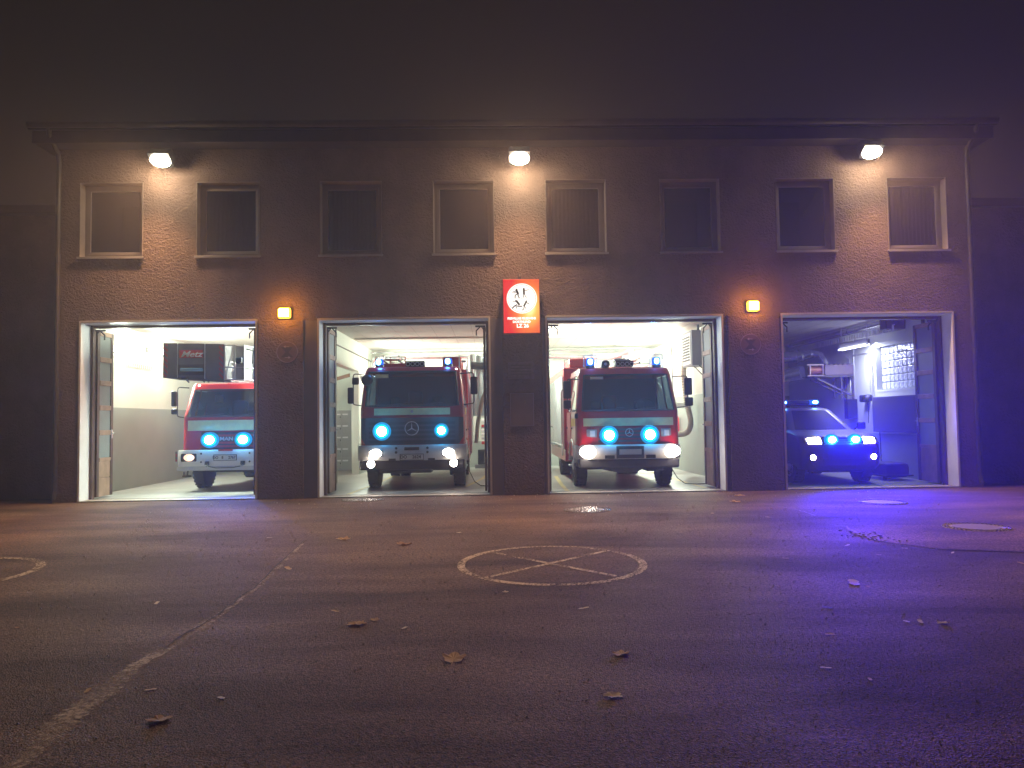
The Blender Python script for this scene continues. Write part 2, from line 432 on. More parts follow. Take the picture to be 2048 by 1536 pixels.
def wall_holes(mb, x0, x1, z0, z1, y0, y1, holes):
    xs = sorted(set([x0, x1] + [v for h in holes for v in (h[0], h[1])])); zs = sorted(set([z0, z1] + [v for h in holes for v in (h[2], h[3])]))
    def solid(i, j):
        if i < 0 or j < 0 or i >= len(xs) - 1 or j >= len(zs) - 1: return False
        cx, cz = (xs[i] + xs[i + 1]) / 2, (zs[j] + zs[j + 1]) / 2
        return not any(h[0] < cx < h[1] and h[2] < cz < h[3] for h in holes)
    for i in range(len(xs) - 1):
        for j in range(len(zs) - 1):
            if not solid(i, j): continue
            a, b, c, d = xs[i], xs[i + 1], zs[j], zs[j + 1]
            mb.add([(a, y0, c), (b, y0, c), (b, y0, d), (a, y0, d)], [(0, 1, 2, 3)])
            mb.add([(a, y1, c), (b, y1, c), (b, y1, d), (a, y1, d)], [(3, 2, 1, 0)])
            if not solid(i - 1, j): mb.add([(a, y0, c), (a, y1, c), (a, y1, d), (a, y0, d)], [(0, 1, 2, 3)])
            if not solid(i + 1, j): mb.add([(b, y0, c), (b, y1, c), (b, y1, d), (b, y0, d)], [(0, 1, 2, 3)])
            if not solid(i, j - 1): mb.add([(a, y0, c), (b, y0, c), (b, y1, c), (a, y1, c)], [(0, 1, 2, 3)])
            if not solid(i, j + 1): mb.add([(a, y0, d), (b, y0, d), (b, y1, d), (a, y1, d)], [(0, 1, 2, 3)])

BX0, BX1 = -9.30, 10.66
w = MB()
wall_holes(w, BX0, BX1, 0, 7.55, 0, WT, [(a - .004, b + .004, -1, OT + .004) for a, b in ops] + [(a - .004, b + .004, WZ0 - .004, WZ1 + .004) for a, b in wins])
w.build('front_wall', 'stucco', station)
# pilasters: the middle of each pier stands a little proud of the smooth strips beside the gates
for a, b in ((-4.98, -4.02), (0.24, 1.10), (5.14, 6.27)):
    p = MB(); p.box(a, b, -0.05, -0.002, 0.0, OT + 0.0, 0.012); p.build('pier_render', 'stucco', station)
# smooth painted strips beside and over the gates
for a, b in ((-4.02, -3.71), (-0.045, 0.24), (1.10, 1.195)):
    p = MB(); p.box(a + .003, b - .003, -0.012, -0.002, 0.0, OT - .01); p.build('gate_margin', mat('smooth_margin_grey', (0.17, 0.16, 0.18), 0.55, var=0.08), station)
# white reveals with a thin bright edge round each gate
for a, b in ops:
    j = MB()
    j.box(a, a + 0.012, -0.014, WT + .01, 0.012, OT - 0.014)
    j.box(b - 0.012, b, -0.014, WT + .01, 0.012, OT - 0.014)
    j.box(a, b, -0.016, WT + .01, OT - 0.012, OT)
    j.box(a - 0.03, a + .001, -0.018, -0.001, 0.012, OT + 0.03)
    j.box(b - 0.001, b + 0.03, -0.018, -0.001, 0.012, OT + 0.03)
    j.box(a, b, -0.019, -0.001, OT + .001, OT + 0.035)
    j.build('gate_reveal', 'jamb_white', station)
    # steel track beam and dark wooden frame just inside
    f = MB()
    f.box(a + .014, a + 0.07, WT - 0.12, WT, 0.012, OT - 0.016, 0.006)
    f.box(b - 0.07, b - .014, WT - 0.12, WT, 0.012, OT - 0.016, 0.006)
    f.box(a + .07, b - .07, WT - 0.10, WT - .01, OT - 0.075, OT - 0.018, 0.006)
    f.build('gate_frame', 'gate_wood', station)
    r = MB(); r.cyl((a + 0.1, WT + 0.06, OT - 0.05), (b - 0.1, WT + 0.06, OT - 0.05), 0.022, 8)
    r.build('gate_track', 'galv', station)
    # hinge fittings in the top corners
    for sx, x in ((1, a + 0.08), (-1, b - 0.08)):
        h = MB(); h.box(x, x + sx * 0.22, WT - .06, WT - .03, OT - 0.14, OT - 0.10); h.tube([(x + sx * .03, WT - .05, OT - .2), (x + sx * .1, WT - .05, OT - .12), (x + sx * .2, WT - .05, OT - .22), (x + sx * .2, WT - .05, OT - .33)], 0.016, 6)
        h.build('gate_hinge', 'dark_metal', station)

# floor, ceiling, inner walls
fl = MB(); fl.box(XL, XR, 0.004, YB, -0.03, 0.014); fl.build('garage_floor', 'conc_floor', station)
for a, b in ops:
    t = MB(); t.box(a + .02, b - .02, -0.015, 0.38, 0.0155, 0.022); t.build('threshold', mat('threshold_concrete', (0.30, 0.28, 0.25), 0.5, var=0.25, vs=5, bump=0.3, bs=25), station)
    c = MB(); c.box(a + .02, b - .02, 0.385, 0.40, 0.0155, 0.026); c.build('floor_rail', 'dark_metal', station)
ce = MB(); ce.box(BX0 + .05, BX1 - .05, WT, YB + .2, ZC, ZC + 0.2); ce.build('ceiling', 'ceiling_white', station)
# long formwork joints on the ceiling
cj = MB()
for k in range(-18, 21):
    cj.box(k * 0.52 - 0.006, k * 0.52 + 0.006, WT + .1, YB, ZC - 0.004, ZC - .0005)
tag(cj.build('ceiling_joint', mat('ceiling_joint_paint', (0.48, 0.45, 0.40), 0.9, var=0), station), kind='stuff')
for y in (2.2, 5.9):
    p = MB(); p.box(-4.0, 5.55, y, y + 0.05, ZC - 0.05, ZC - .002); p.build('ceiling_batten', 'ceiling_white', station)
def iwall(x0, x1, y0, y1, z0, z1, name='inner_wall', m='cream_wall'):
    p = MB(); p.box(x0, x1, y0, y1, z0, z1); return p.build(name, m, station)
iwall(XL - 0.015, XL, WT, YB, 0.0, ZC); iwall(XR, XR + 0.2, WT, YB, 0.0, 2.26, 'inner_wall')
iwall(XL - .015, XR + .2, YB, YB + 0.2, 0.0, ZC, 'rear_wall')
DZ = 2.22
def dado(x0, x1, y0, y1, z1=DZ):
    p = MB(); p.box(x0, x1, y0, y1, 0.015, z1); return p.build('painted_dado', 'grey_dado', station)
dado(XL, XL + 0.004, WT, YB, 2.05)
dado(XL, -4.3, YB - .004, YB, 1.95); dado(-4.05, 1.5, YB - .004, YB, 0.9); dado(1.5, 5.55, YB - .004, YB, 2.2); dado(5.9, XR, YB - .004, YB, 2.30)
# partition between the third and fourth bay
iwall(5.72, 5.92, WT, YB, 0.0, ZC); dado(5.716, 5.72, WT, YB, 2.24); dado(5.92, 5.924, WT, YB, 2.24)
# wall between first and second bay: piers, a wide opening and a header
iwall(-4.32, -4.10, WT, 3.9, 0.0, ZC); iwall(-4.32, -4.10, 7.2, YB, 0.0, ZC); iwall(-4.32, -4.10, 3.9, 7.2, 3.18, ZC, 'header_beam')
dado(-4.10, -4.096, WT, 3.896, 1.0); dado(-4.10, -4.096, 7.204, YB, 0.95); dado(-4.324, -4.32, WT, 3.896, 2.05)
# column standing between second and third bay
iwall(0.35, 0.80, 8.6, 9.0, 0.0, ZC, 'column')

# right hand wall of the fourth bay, with the glass block window set back in it
gx = XR
for (y0, y1, z0, z1) in ((WT, 1.45, 2.26, ZC), (3.82, YB, 2.26, ZC), (1.45, 3.82, 3.40, ZC)):
    iwall(gx, gx + 0.2, y0, y1, z0, z1)
dado(gx - .004, gx, WT, YB, 1.1)
rv = MB(); rv.box(gx - .01, gx + 0.2, 1.45, 3.82, 2.20, 2.258); rv.build('window_ledge', 'cream_wall', station)
bw = tag(MB().box(gx + 0.19, gx + 0.21, 1.45, 3.82, 2.26, 3.40).build('glass_block_window', 'grey_dado', station), 'window of square glass blocks in the right wall')
gm = mat('glass_block', (0.60, 0.64, 0.72), 0.12, 0.0, var=0.15, vs=12, bump=0.9, bs=14, bd=0.03, coat=1.0)
blk = MB().box(-0.04, 0.0, 0.006, 0.204, 0.006, 0.180, 0.016).mesh('glass_block', gm)
for iy in range(11):
    for iz in range(6):
        o = bpy.data.objects.new('glass_block', blk); scn.collection.objects.link(o); o.parent = bw
        o.location = (gx + 0.185 + random.uniform(-.003, .003), 1.49 + iy * 0.21, 2.27 + iz * 0.186)

# folding gate leaves, folded back into the bays
def gate(xh, side, y0=WT + 0.02, ln=0.90, ang=0.0):
    """side=+1: leaf stands at the left jamb and shows its +x face"""
    e = MB(); H0, H1 = 0.05, 3.70; t = 0.05
    x0, x1 = (0, t) if side > 0 else (-t, 0)
    e.box(x0, x1, 0, 0.11, H0, H1, 0.006); e.box(x0, x1, ln - 0.11, ln, H0, H1, 0.006)
    o = e.build('folding_gate', 'gate_wood', station, loc=(xh, y0, 0.0)); o.rotation_euler = (0, 0, ang)
    rails = [(H1 - 0.10, H1), (3.02, 3.13), (2.50, 2.61), (1.95, 2.06), (1.40, 1.51), (0.82, 0.90)]
    for a, b in rails:
        q = MB(); q.box(x0 - .006, x1 + .006, 0.112, ln - 0.112, a, b, 0.008); q.build('rail', 'gate_rail', o)
    zs = [0.90, 1.40, 1.51, 1.95, 2.06, 2.50, 2.61, 3.02, 3.13, 3.60]
    for a, b in zip(zs[0::2], zs[1::2]):
        q = MB(); q.box(x0 + 0.02, x1 - 0.02, 0.112, ln - 0.112, a + .002, b - .002); q.build('pane', mat('frosted_pane', (0.19, 0.22, 0.21), 0.45, var=0.08, vs=3), o)
    q = MB(); q.box(x0 + .008, x1 - .008, 0.112, ln - 0.112, H0, 0.46, 0.006); q.build('panel', 'gate_rail', o)
    q = MB(); q.box(x0 + .008, x1 - .008, 0.112, ln - 0.112, 0.465, 0.818, 0.006); q.build('panel', 'gate_rail', o)
    s = side
    q = MB(); q.box(x1 if s > 0 else x0 - .008, x1 + .008 if s > 0 else x0, ln - 0.08, ln - 0.03, 1.32, 1.52, 0.003)
    xx = x1 if s > 0 else x0
    q.tube([(xx, ln - .055, 1.44), (xx + s * .06, ln - .055, 1.44), (xx + s * .065, ln - .17, 1.43)], 0.011, 6)
    q.build('handle', 'chrome', o)
    # second leaf folded against the jamb
    q = MB(); q.box(x0 - s * 0.075, x1 - s * 0.075, 0.0, ln - 0.05, H0, H1, 0.006); q.build('folded_leaf', 'gate_wood', o)
    return o
gate(ops[0][0] + 0.05, 1, ln=.72); gate(ops[0][1] - 0.16, -1)
gate(ops[1][0] + 0.05, 1, ln=.8); gate(ops[1][1] - 0.08, -1, ln=0.5)
gate(ops[2][0] + 0.04, 1, ln=0.5); gate(ops[2][1] - 0.05, -1, ln=.78)
gate(ops[3][0] + 0.16, 1); gate(ops[3][1] - 0.06, -1, ln=.88)

# first floor windows
winobj = []
for i, (a, b) in enumerate(wins):
    f = MB(); y = 0.20
    def fr(x0, x1, z0, z1, t, ya, yb):
        f.box(x0, x0 + t, ya, yb, z0, z1); f.box(x1 - t, x1, ya, yb, z0, z1); f.box(x0 + t, x1 - t, ya, yb, z1 - t, z1); f.box(x0 + t, x1 - t, ya, yb, z0, z0 + t)
    fr(a + .013, b - .013, WZ0 + .03, WZ1 - .013, 0.07, y, y + 0.07)
    fr(a + .085, b - .085, WZ0 + .102, WZ1 - .085, 0.055, y - 0.02, y + 0.05)
    wo = f.build('window', 'window_frame', station)
    r = MB(); r.box(a, a + .012, -.006, y, WZ0, WZ1 - .013); r.box(b - .012, b, -.006, y, WZ0, WZ1 - .013); r.box(a, b, -.006, y, WZ1 - .012, WZ1)
    r.build('reveal', mat('reveal_paint', (0.28, 0.24, 0.21), 0.7, var=0.1), wo)
    s = MB(); s.box(a - 0.03, b + 0.03, -0.055, y, WZ0 - 0.004, WZ0 + .018, 0.004); s.box(a - .03, b + .03, -.058, -.05, WZ0 - .03, WZ0 + .012); s.build('sill', 'sill', wo)
    q = MB(); q.box(a + .142, b - .142, y + .012, y + .02, WZ0 + .16, WZ1 - .142); q.build('pane', 'window_glass', wo)
    rm = MB(); rm.add([(a, WT, WZ0), (b, WT, WZ0), (b, WT, WZ1), (a, WT, WZ1)], [(0, 1, 2, 3)])
    rm.v = [(x + (0.0), yy + 1.4, z) for x, yy, z in rm.v]; rm.build('room_back', 'room_dark', wo)
    winobj.append(wo)
for i, k in ((4, 1), (7, 0.5), (1, 1), (2, 1)):
    a, b = wins[i]; c = MB(); n = 60
    xs = [a + .1 + (b - a - .2) * t / n for t in range(n + 1)]
    c.grid([[(x, 0.36 + 0.018 * math.sin(x * 70), z) for x in xs] for z in (WZ0 + .06, WZ1 - .06)]); c.build('curtain', 'curtain', winobj[i])
a, b = wins[3]; c = MB(); c.box(a + .1, b - .1, 0.34, 0.345, WZ1 - 0.45, WZ1 - .06); c.build('roller_blind', 'curtain', winobj[3])

# eaves, gutter, roof
e = MB(); e.box(BX0 - .25, BX1 + .25, -0.42, 1.0, 7.553, 7.60); e.build('soffit', 'fascia', station)
e = MB(); e.box(BX0 - .25, BX1 + .25, -0.46, -0.42, 7.54, 7.80, 0.006); e.build('fascia', 'fascia', station)
e = MB(); n = 10; e.slab([[(x, -0.53 + 0.075 * math.cos(PI + PI * k / n) , 7.93 - 0.10 * math.sin(PI * k / n)) for k in range(n + 1)] for x in (BX0 - .3, BX1 + .3)], (0, 0, 0.006)); e.build('gutter', 'gutter', station)
e = MB(); e.prism([(-0.52, 7.86), (5.6, 9.9), (5.6, 9.75), (-0.52, 7.80)], BX0 - .3, BX1 + .3, 'x'); e.prism([(5.6, 9.9), (11.5, 7.86), (11.5, 7.80), (5.6, 9.75)], BX0 - .3, BX1 + .3, 'x'); e.build('roof', mat('roof_tile_dark', (0.035, 0.028, 0.026), 0.8, var=0.2), station)
for x in (BX0, BX1 - .08):
    e = MB(); e.prism([(WT, 0), (11, 0), (11, 7.55), (5.6, 9.7), (WT, 7.75)], x, x + .08, 'x'); e.build('gable_wall', 'stucco', station)
e = MB(); e.box(BX0 + .085, BX1 - .085, 10.8, 10.99, 0, 7.6); e.build('back_wall', 'stucco', station)
for x in (-9.19, 10.53):
    d = MB(); d.tube([(x, -0.50, 7.85), (x, -0.46, 7.70), (x, -0.14, 7.42), (x, -0.10, 7.25), (x, -0.10, 0.25), (x, -0.16, 0.08)], 0.05, 10)
    for z in (1.2, 3.1, 5.0, 6.8): d.tube([(x, -.1, z), (x, -.1, z + .03)], 0.062, 10)
    dp = tag(d.build('downpipe', 'gutter', station))

# lower annex walls on both sides, set back
for (xa, xb, lab) in ((-26, BX0 - .02, 'dark plain annex wall to the left of the fire station'), (BX1 + .02, 28, 'dark plain annex wall to the right of the fire station')):
    t = thing('annex_building', lab, 'building', ((xa + xb) / 2, 2.2, 0))
    h = (xb - xa) / 2
    p = MB(); p.box(-h, h, -1.2, 6, 0, 6.4); p.build('wall', 'stucco', t)
    p = MB(); p.box(-h, h, -1.4, 6, 6.403, 6.6, 0.02); p.build('roof_edge', 'fascia', t)

# ================================================================== vehicles
def lerp(tab, z):
    if z <= tab[0][0]: return tab[0][1]
    for (a, va), (b, vb) in zip(tab, tab[1:]):
        if z <= b: return va + (vb - va) * (z - a) / (b - a)
    return tab[-1][1]

class Shell:
    """body shell given by half width, front and rear as functions of height"""
    def __init__(s, hw, yf, yr, rf=0.12, crown=0.04, side=(0, .5, 1), nf=12):
        s.hw, s.yf, s.yr, s.rf, s.crown, s.side, s.nf = hw, yf, yr, rf, crown, side, nf
        s.nc = 5
    def F(s, x, z):
        h = lerp(s.hw, z); t = x / max(h - s.rf, .01); y = lerp(s.yf, z)
        if abs(t) <= 1: return y + s.crown * t * t
        d = min(abs(x) - (h - s.rf), s.rf)
        return y + s.crown + s.rf - math.sqrt(max(s.rf ** 2 - d * d, 0))
    def ring(s, z):
        h = lerp(s.hw, z); yf = lerp(s.yf, z); yr = lerp(s.yr, z); rf = s.rf
        right = []
        for k in range(1, s.nc + 1):
            a = PI / 2 * k / s.nc
            right.append((h - rf + rf * math.sin(a), yf + s.crown + rf - rf * math.cos(a)))
        y0 = yf + s.crown + rf
        for q in s.side[1:]: right.append((h, y0 + (yr - y0) * q))
        fr = [((-1 + 2 * k / s.nf) * (h - rf), yf + s.crown * (-1 + 2 * k / s.nf) ** 2) for k in range(s.nf + 1)]
        left = [(-x, y) for x, y in reversed(right)]
        return [(x, y, z) for x, y in left + fr + right]
    @property
    def n(s): return s.nf + 1 + 2 * (s.nc + len(s.side) - 1)
    def strip(s, mb, zs, i0=0, i1=None):
        if i1 is None: i1 = s.n - 1
        mb.grid([s.ring(z)[i0:i1 + 1] for z in zs]); return mb
    def close(s, mb, z):
        r = s.ring(z); o = len(mb.v); mb.v += r; mb.f.append(tuple(o + k for k in range(len(r)))); return mb
    def back(s, mb, zs):
        mb.grid([[s.ring(z)[0], s.ring(z)[-1]] for z in zs]); return mb
    def patch(s, mb, x0, x1, z0, z1, off=0.012, th=0.02, nx=14, nz=2, top=None, bot=None):
        """slab lying on the front, off metres proud"""
        rows = []
        for j in range(nz + 1):
            row = []
            for i in range(nx + 1):
                x = x0 + (x1 - x0) * i / nx
                a = z0 if bot is None else bot(x); b = z1 if top is None else top(x)
                z = a + (b - a) * j / nz
                row.append((x, s.F(x, z) - off, z))
            rows.append(row)
        mb.slab(rows, (0, th, 0)); return mb

def disc(mb, x, y, z, r, d, n=20, sx=1.0, sz=1.0):
    """round lens facing -y"""
    vs = []; fs = []
    for (q, h) in ((1.0, d), (1.0, 0.25 * d), (0.85, 0.05 * d), (0.5, -0.15 * d)):
        for k in range(n):
            t = 2 * PI * k / n; vs.append((x + sx * r * q * math.cos(t), y + h, z + sz * r * q * math.sin(t)))
    for i in range(3):
        for k in range(n): fs.append((i * n + k, i * n + (k + 1) % n, (i + 1) * n + (k + 1) % n, (i + 1) * n + k))
    fs.append(tuple(3 * n + k for k in range(n))); fs.append(tuple(range(n)))
    mb.add(vs, fs); return mb

def strobe(parent, x, y, z, r=0.085, power=60, sx=1.0, aim=(0, -1, -0.02), col=(0.02, 0.42, 1.0), fill=.08, cone=44, fcol=(0.0, .10, 1.0)):
    h = disc(MB(), x, y, z, r * 1.9, 0.05, sx=sx).build('strobe_light', 'strobe_rim_halo', parent)  # lit reflector widened so its blue ring paints the halo round the flash
    disc(MB(), x, y - 0.012, z, r * 1.45, 0.03, sx=sx).build('lens', 'strobe_lens', h)
    disc(MB(), x, y - 0.022, z, r, 0.02, sx=sx).build('flash_tube', 'strobe_core', h)
    if True:
        lamp('SPOT', 'strobe_beam', (x, y - 0.06, z), power * 1.6, col, (aim[0], -1, .24), 0.05, cone, 1.0, h)
        lamp('SPOT', 'strobe_fill', (x, y - 0.06, z), power * fill, fcol, (aim[0], -1, .17), 0.07, 130, 1.0, h)
        lamp('POINT', 'lens_glare', (x, y - 0.13, z), 7, (.01, .42, 1.0), size=.04, parent=h)
    return h

def beacon(parent, x, y, z, lit=True, guard=False, h=0.20, r=0.095, power=12):
    b = MB(); b.lathe([(r * 1.1, 0), (r * 1.1, 0.05), (r, 0.055)], (x, y, z)); base = b.build('beacon', 'black', parent, True)
    d = MB(); d.lathe([(r, 0.056), (r * .98, h * .75), (r * .8, h * .95), (r * .3, h)], (x, y, z)); d.build('dome', 'dome_lit', base, True)
    if lit:
        c = MB(); c.lathe([(0.01, -.075), (0.05, -.05), (0.06, 0), (0.05, .05), (0.01, .065)], (x - .01, y - r - .012, z + .6 * h), 'z', 14); c.v = [(a, y - r - .016 + (b2 - (y - r - .012)) * .3, cc) for a, b2, cc in c.v]
        c.build('bulb', 'dome_core', base, True)
        lamp('POINT', 'beacon_light', (x, y - r - .08, z + .12), power, (0.03, 0.25, 1.0), size=0.05, parent=base)
    if guard:
        g = MB()
        for sx in (-1, 1):
            g.tube([(x + sx * r * 1.45, y, z), (x + sx * r * 1.45, y, z + h * 1.22)], 0.009, 6)
        g.tube([(x - r * 1.45, y, z + h * 1.22), (x + r * 1.45, y, z + h * 1.22)], 0.009, 6)
        g.tube([(x, y - r * 1.4, z + h * 1.22), (x, y + r * 1.4, z + h * 1.22)], 0.009, 6)
        g.build('guard', 'chrome', base)

def wheel(parent, x, y, r, wd, side):
    t = MB(); hwid = wd / 2
    t.lathe([(r * .58, -hwid), (r * .90, -hwid), (r * .98, -hwid * .82), (r, -hwid * .6), (r, hwid * .6), (r * .98, hwid * .82), (r * .90, hwid), (r * .58, hwid)], (x, y, r), 'x', 32)
    w = t.build('wheel', 'rubber', parent, True)
    tr = MB()
    for k in range(26):
        a = 2 * PI * k / 26
        for q in (-.55, .0, .55):
            c = (y + (r + .002) * math.cos(a + q * .1), r + (r + .002) * math.sin(a + q * .1)); u = (-math.sin(a), math.cos(a)); nrm = (math.cos(a), math.sin(a))
            P = []
            for dx in (-wd * .12, wd * .12):
                for (du, dn) in ((-.03, -.01), (.03, -.01), (.03, .008), (-.03, .008)):
                    P.append((x + q * wd * .62 + dx, c[0] + u[0] * du + nrm[0] * dn, max(.001, c[1] + u[1] * du + nrm[1] * dn)))
            tr.add(P, [(0, 1, 2, 3), (7, 6, 5, 4), (0, 4, 5, 1), (1, 5, 6, 2), (2, 6, 7, 3), (3, 7, 4, 0)])
    tag(tr.build('tread', 'rubber', w), kind='stuff')
    xo = x + side * hwid
    d = MB(); d.lathe([(r * .60, 0), (r * .58, -side * .03), (r * .5, -side * .1), (r * .25, -side * .03), (r * .22, side * .02), (r * .12, side * .04)], (xo, y, r), 'x', 24); d.build('rim', 'steel', w, True)
    n = MB()
    for k in range(8):
        a = 2 * PI * k / 8; n.cyl((xo - side * .03, y + .33 * r * math.cos(a), r + .33 * r * math.sin(a)), (xo + side * .02, y + .33 * r * math.cos(a), r + .33 * r * math.sin(a)), 0.014, 6)
    n.build('wheel_nut', 'chrome', w)
    return w

def star(parent, x, y, z, r, m='chrome', t=0.008):
    e = MB(); e.tube([(x + r * math.cos(2 * PI * k / 28), y, z + r * math.sin(2 * PI * k / 28)) for k in range(28)], t, 6, closed=True)
    for k in range(3):
        a = PI / 2 + k * 2 * PI / 3; c, s = math.cos(a), math.sin(a); w = r * .10
        e.prism([(x - s * w, z + c * w), (x + c * r, z + s * r), (x + s * w, z - c * w)], y - t * .6, y + t * .6, 'y')
    e.build('emblem', m, parent)

def mirror(parent, side, x0, x1, zt, zb, y, heads, m='black', yc=None):
    yc = y + .12 if yc is None else yc
    a = MB(); r = 0.05
    a.tube([(side * x0, yc, zt), (side * (x1 - r), y, zt + .01), (side * (x1 - .015), y, zt - .005), (side * x1, y, zt - r), (side * x1, y, zb + r), (side * (x1 - .015), y, zb + .01), (side * (x1 - r), y, zb), (side * x0, yc, zb - .03)], 0.013, 8)
    o = a.build('mirror', m, parent, True)
    for (dx, z0, z1, w) in heads:
        h = MB(); xc = side * (x1 + dx); h.box(xc - w / 2, xc + w / 2, y - .02, y + .06, z0, z1, 0.03); h.build('mirror_housing', m, o, True)
        g = MB(); g.box(xc - w / 2 + .015, xc + w / 2 - .015, y + .061, y + .064, z0 + .02, z1 - .02); g.build('mirror_glass', 'chrome', o)
    return o

def seats(parent, xs, y, z, hw, dash, wheelx):
    s = MB()
    for x in xs:
        s.box(x - .24, x + .24, y, y + .48, z, z + .14, 0.05); s.box(x - .23, x + .23, y + .46, y + .60, z + .12, z + .78, 0.05); s.box(x - .12, x + .12, y + .48, y + .58, z + .80, z + 1.0, 0.04)
    s.build('seat', 'seat', parent, True)
    d = MB(); d.box(-hw + .05, hw - .05, dash[0], dash[0] + .42, dash[1] - .35, dash[1], 0.06); d.build('dashboard', 'black', parent, True)
    w = MB(); cx, cy, cz = wheelx, dash[0] + .48, dash[1] + .08
    w.tube([(cx + .22 * math.cos(2 * PI * k / 24), cy + .22 * math.sin(2 * PI * k / 24) * .45, cz + .22 * math.sin(2 * PI * k / 24) * .89) for k in range(24)], 0.014, 6, closed=True)
    w.tube([(cx - .2, cy, cz), (cx + .2, cy, cz)], .012, 6); w.tube([(cx, cy, cz), (cx, cy - .12, cz - .25)], .025, 6); w.build('steering_wheel', 'black', parent, True)

def truck(name, label, X, Y, p):
    T = thing(name, label, 'fire engine', (X, Y, 0.014), 0, 'fire engines parked in the bays')
    hwt, zb, zt, ztop = p['hw'], p['belt'], p['wst'], p['roof']
    yfr = p.get('yf', 0.10); lean = p.get('lean', 0.20); L = p['cab_len']
    hw = [(0.4, hwt), (zb, hwt), (zt, hwt - p.get('tumble', .06)), (ztop, hwt - p.get('tumble', .06) - .05)]
    yf = [(0.4, yfr + .02), (1.0, yfr), (zb, yfr + .03), (zt, yfr + .03 + lean), (ztop - .02, yfr + .03 + lean + .06), (ztop, yfr + .03 + lean + .14)]
    yr = [(0.4, L), (ztop - .03, L), (ztop, L - .06)]
    S = Shell(hw, yf, yr, p.get('rf', .13), .05, (0, .06, .44, .52, .92, 1.0))
    nc, nf = S.nc, S.nf; iF0 = nc + 5; iF1 = iF0 + nf  # front edge indices
    # lower shell
    c = MB(); zl = [p['cab_z0'], 1.0, 1.3, 1.6, zb]
    S.strip(c, zl); S.back(c, zl); S.close(c, p['cab_z0'])
    # pillars
    zu = [zb, (zb + zt) / 2, zt]
    a0, a1 = p.get('ws_in', (1, 1))
    S.strip(c, zu, iF0 - nc - 1, iF0 + a0 - 1 if a0 > 0 else iF0 - 1); S.strip(c, zu, iF1 - a1 + 1, iF1 + nc + 1)
    S.strip(c, zu, 2, 3); S.strip(c, zu, S.n - 4, S.n - 3); S.strip(c, zu, 0, 1); S.strip(c, zu, S.n - 2, S.n - 1)
    S.back(c, zu)
    # roof
    zr = [zt, zt + .03, ztop - .03, ztop - .008, ztop]
    S.strip(c, zr); S.back(c, zr); S.close(c, ztop)
    c.build('cab', 'red', T, True)
    # glazing
    w0, w1 = (iF0 + a0 - 1, iF1 - a1 + 1)
    g = MB(); S.strip(g, [zb + .02, (zb + zt) / 2, zt - .015], w0, w1); g.v = [(x, y + .012, z) for x, y, z in g.v]
    ws = g.build('windscreen', 'cab_glass', T, True)
    b = MB(); rt, rb = S.ring(zt - .01), S.ring(zb + .01)
    loop = [rb[i] for i in range(w0, w1 + 1)] + [S.ring((zb + zt) / 2)[w1]] + [rt[i] for i in range(w1, w0 - 1, -1)] + [S.ring((zb + zt) / 2)[w0]]
    b.tube([(x, y - .006, z) for x, y, z in loop], p.get('seal', 0.022), 6, closed=True); b.build('seal', 'black', ws)
    for sd, xw in ((1, .18), (1, -.62)):
        wp = MB(); x0 = xw; wp.tube([(x0, S.F(x0, zb + .02) - .03, zb + .02), (x0 + .32, S.F(x0 + .3, zb + .08) - .035, zb + .055), (x0 + .52, S.F(x0 + .5, zb + .1) - .03, zb + .075)], 0.009, 6); wp.build('wiper', 'black', ws)
    for rng in ((1, 2), (3, 4), (S.n - 5, S.n - 4), (S.n - 3, S.n - 2)):
        g = MB(); S.strip(g, [zb + .02, zt - .02], *rng); g.build('side_window', 'cab_glass', T, True)
    # doors on both sides, a little proud
    R0 = S.ring(1.4)
    for sd in (-1, 1):
        ys = [abs(0) + R0[S.n - 6][1], R0[S.n - 4][1], R0[S.n - 3][1], R0[S.n - 1][1]]
        for (ya, yb2) in ((ys[0] + .03, ys[1] + .0), (ys[2], ys[3] - .05)):
            d = MB(); x = sd * hwt
            d.box(x - .002, x + sd * .012, ya, yb2, p['cab_z0'] + (.25 if ya < 1.2 else .3), zb - .02, .004); dd = d.build('door', 'red', T)
            h = MB(); h.box(x + sd * .012, x + sd * .035, yb2 - .2, yb2 - .06, 1.35, 1.39, .005); h.build('handle', 'black', dd)
            if ya < 1.2 and p.get('side_tape', True):
                t = MB(); t.box(x + sd * .013, x + sd * .016, ya + .02, yb2 - .02, p['tape'][0], p['tape'][1]); t.build('reflective_stripe', 'reflect' if not p.get('tape_y') else 'yellow', dd)
    # reflective stripe across the nose
    s = MB(); S.patch(s, -p['tape_hw'], p['tape_hw'], p['tape'][0], p['tape'][1], .008, .008); s.build('reflective_stripe', 'reflect', T)
    seats(T, (-.55, .5), .95, zb - .75, hwt, (yfr + .28, zb + .02), .55)
    k = MB(); k.box(-hwt + .06, hwt - .06, L - .12, L - .08, 1.0, zt, 0); k.build('rear_cab_wall', 'seat', T)
    k = MB(); k.box(-.3, .05, L - .45, L - .13, zb - .1, zb + .42, .06); k.build('hanging_jacket', 'red_matt' if p.get('jacket') else 'grey_dark', T, True)
    # chassis
    k = MB(); k.box(-.42, -.34, .5, p['len'] - .2, .55, .80); k.box(.34, .42, .5, p['len'] - .2, .55, .80); k.box(-.9, .9, p['ax'] - .06, p['ax'] + .06, .38, .50); k.lathe([(.04, -.18), (.17, -.12), (.17, .12), (.04, .18)], (0.1, p['ax2'], p['wr']), 'x', 12); k.box(-.9, .9, p['ax2'] - .06, p['ax2'] + .06, p['wr'] - .06, p['wr'] + .06); k.box(-.5, .5, .45, 1.3, .48, .9, .05); k.build('chassis', 'black', T)
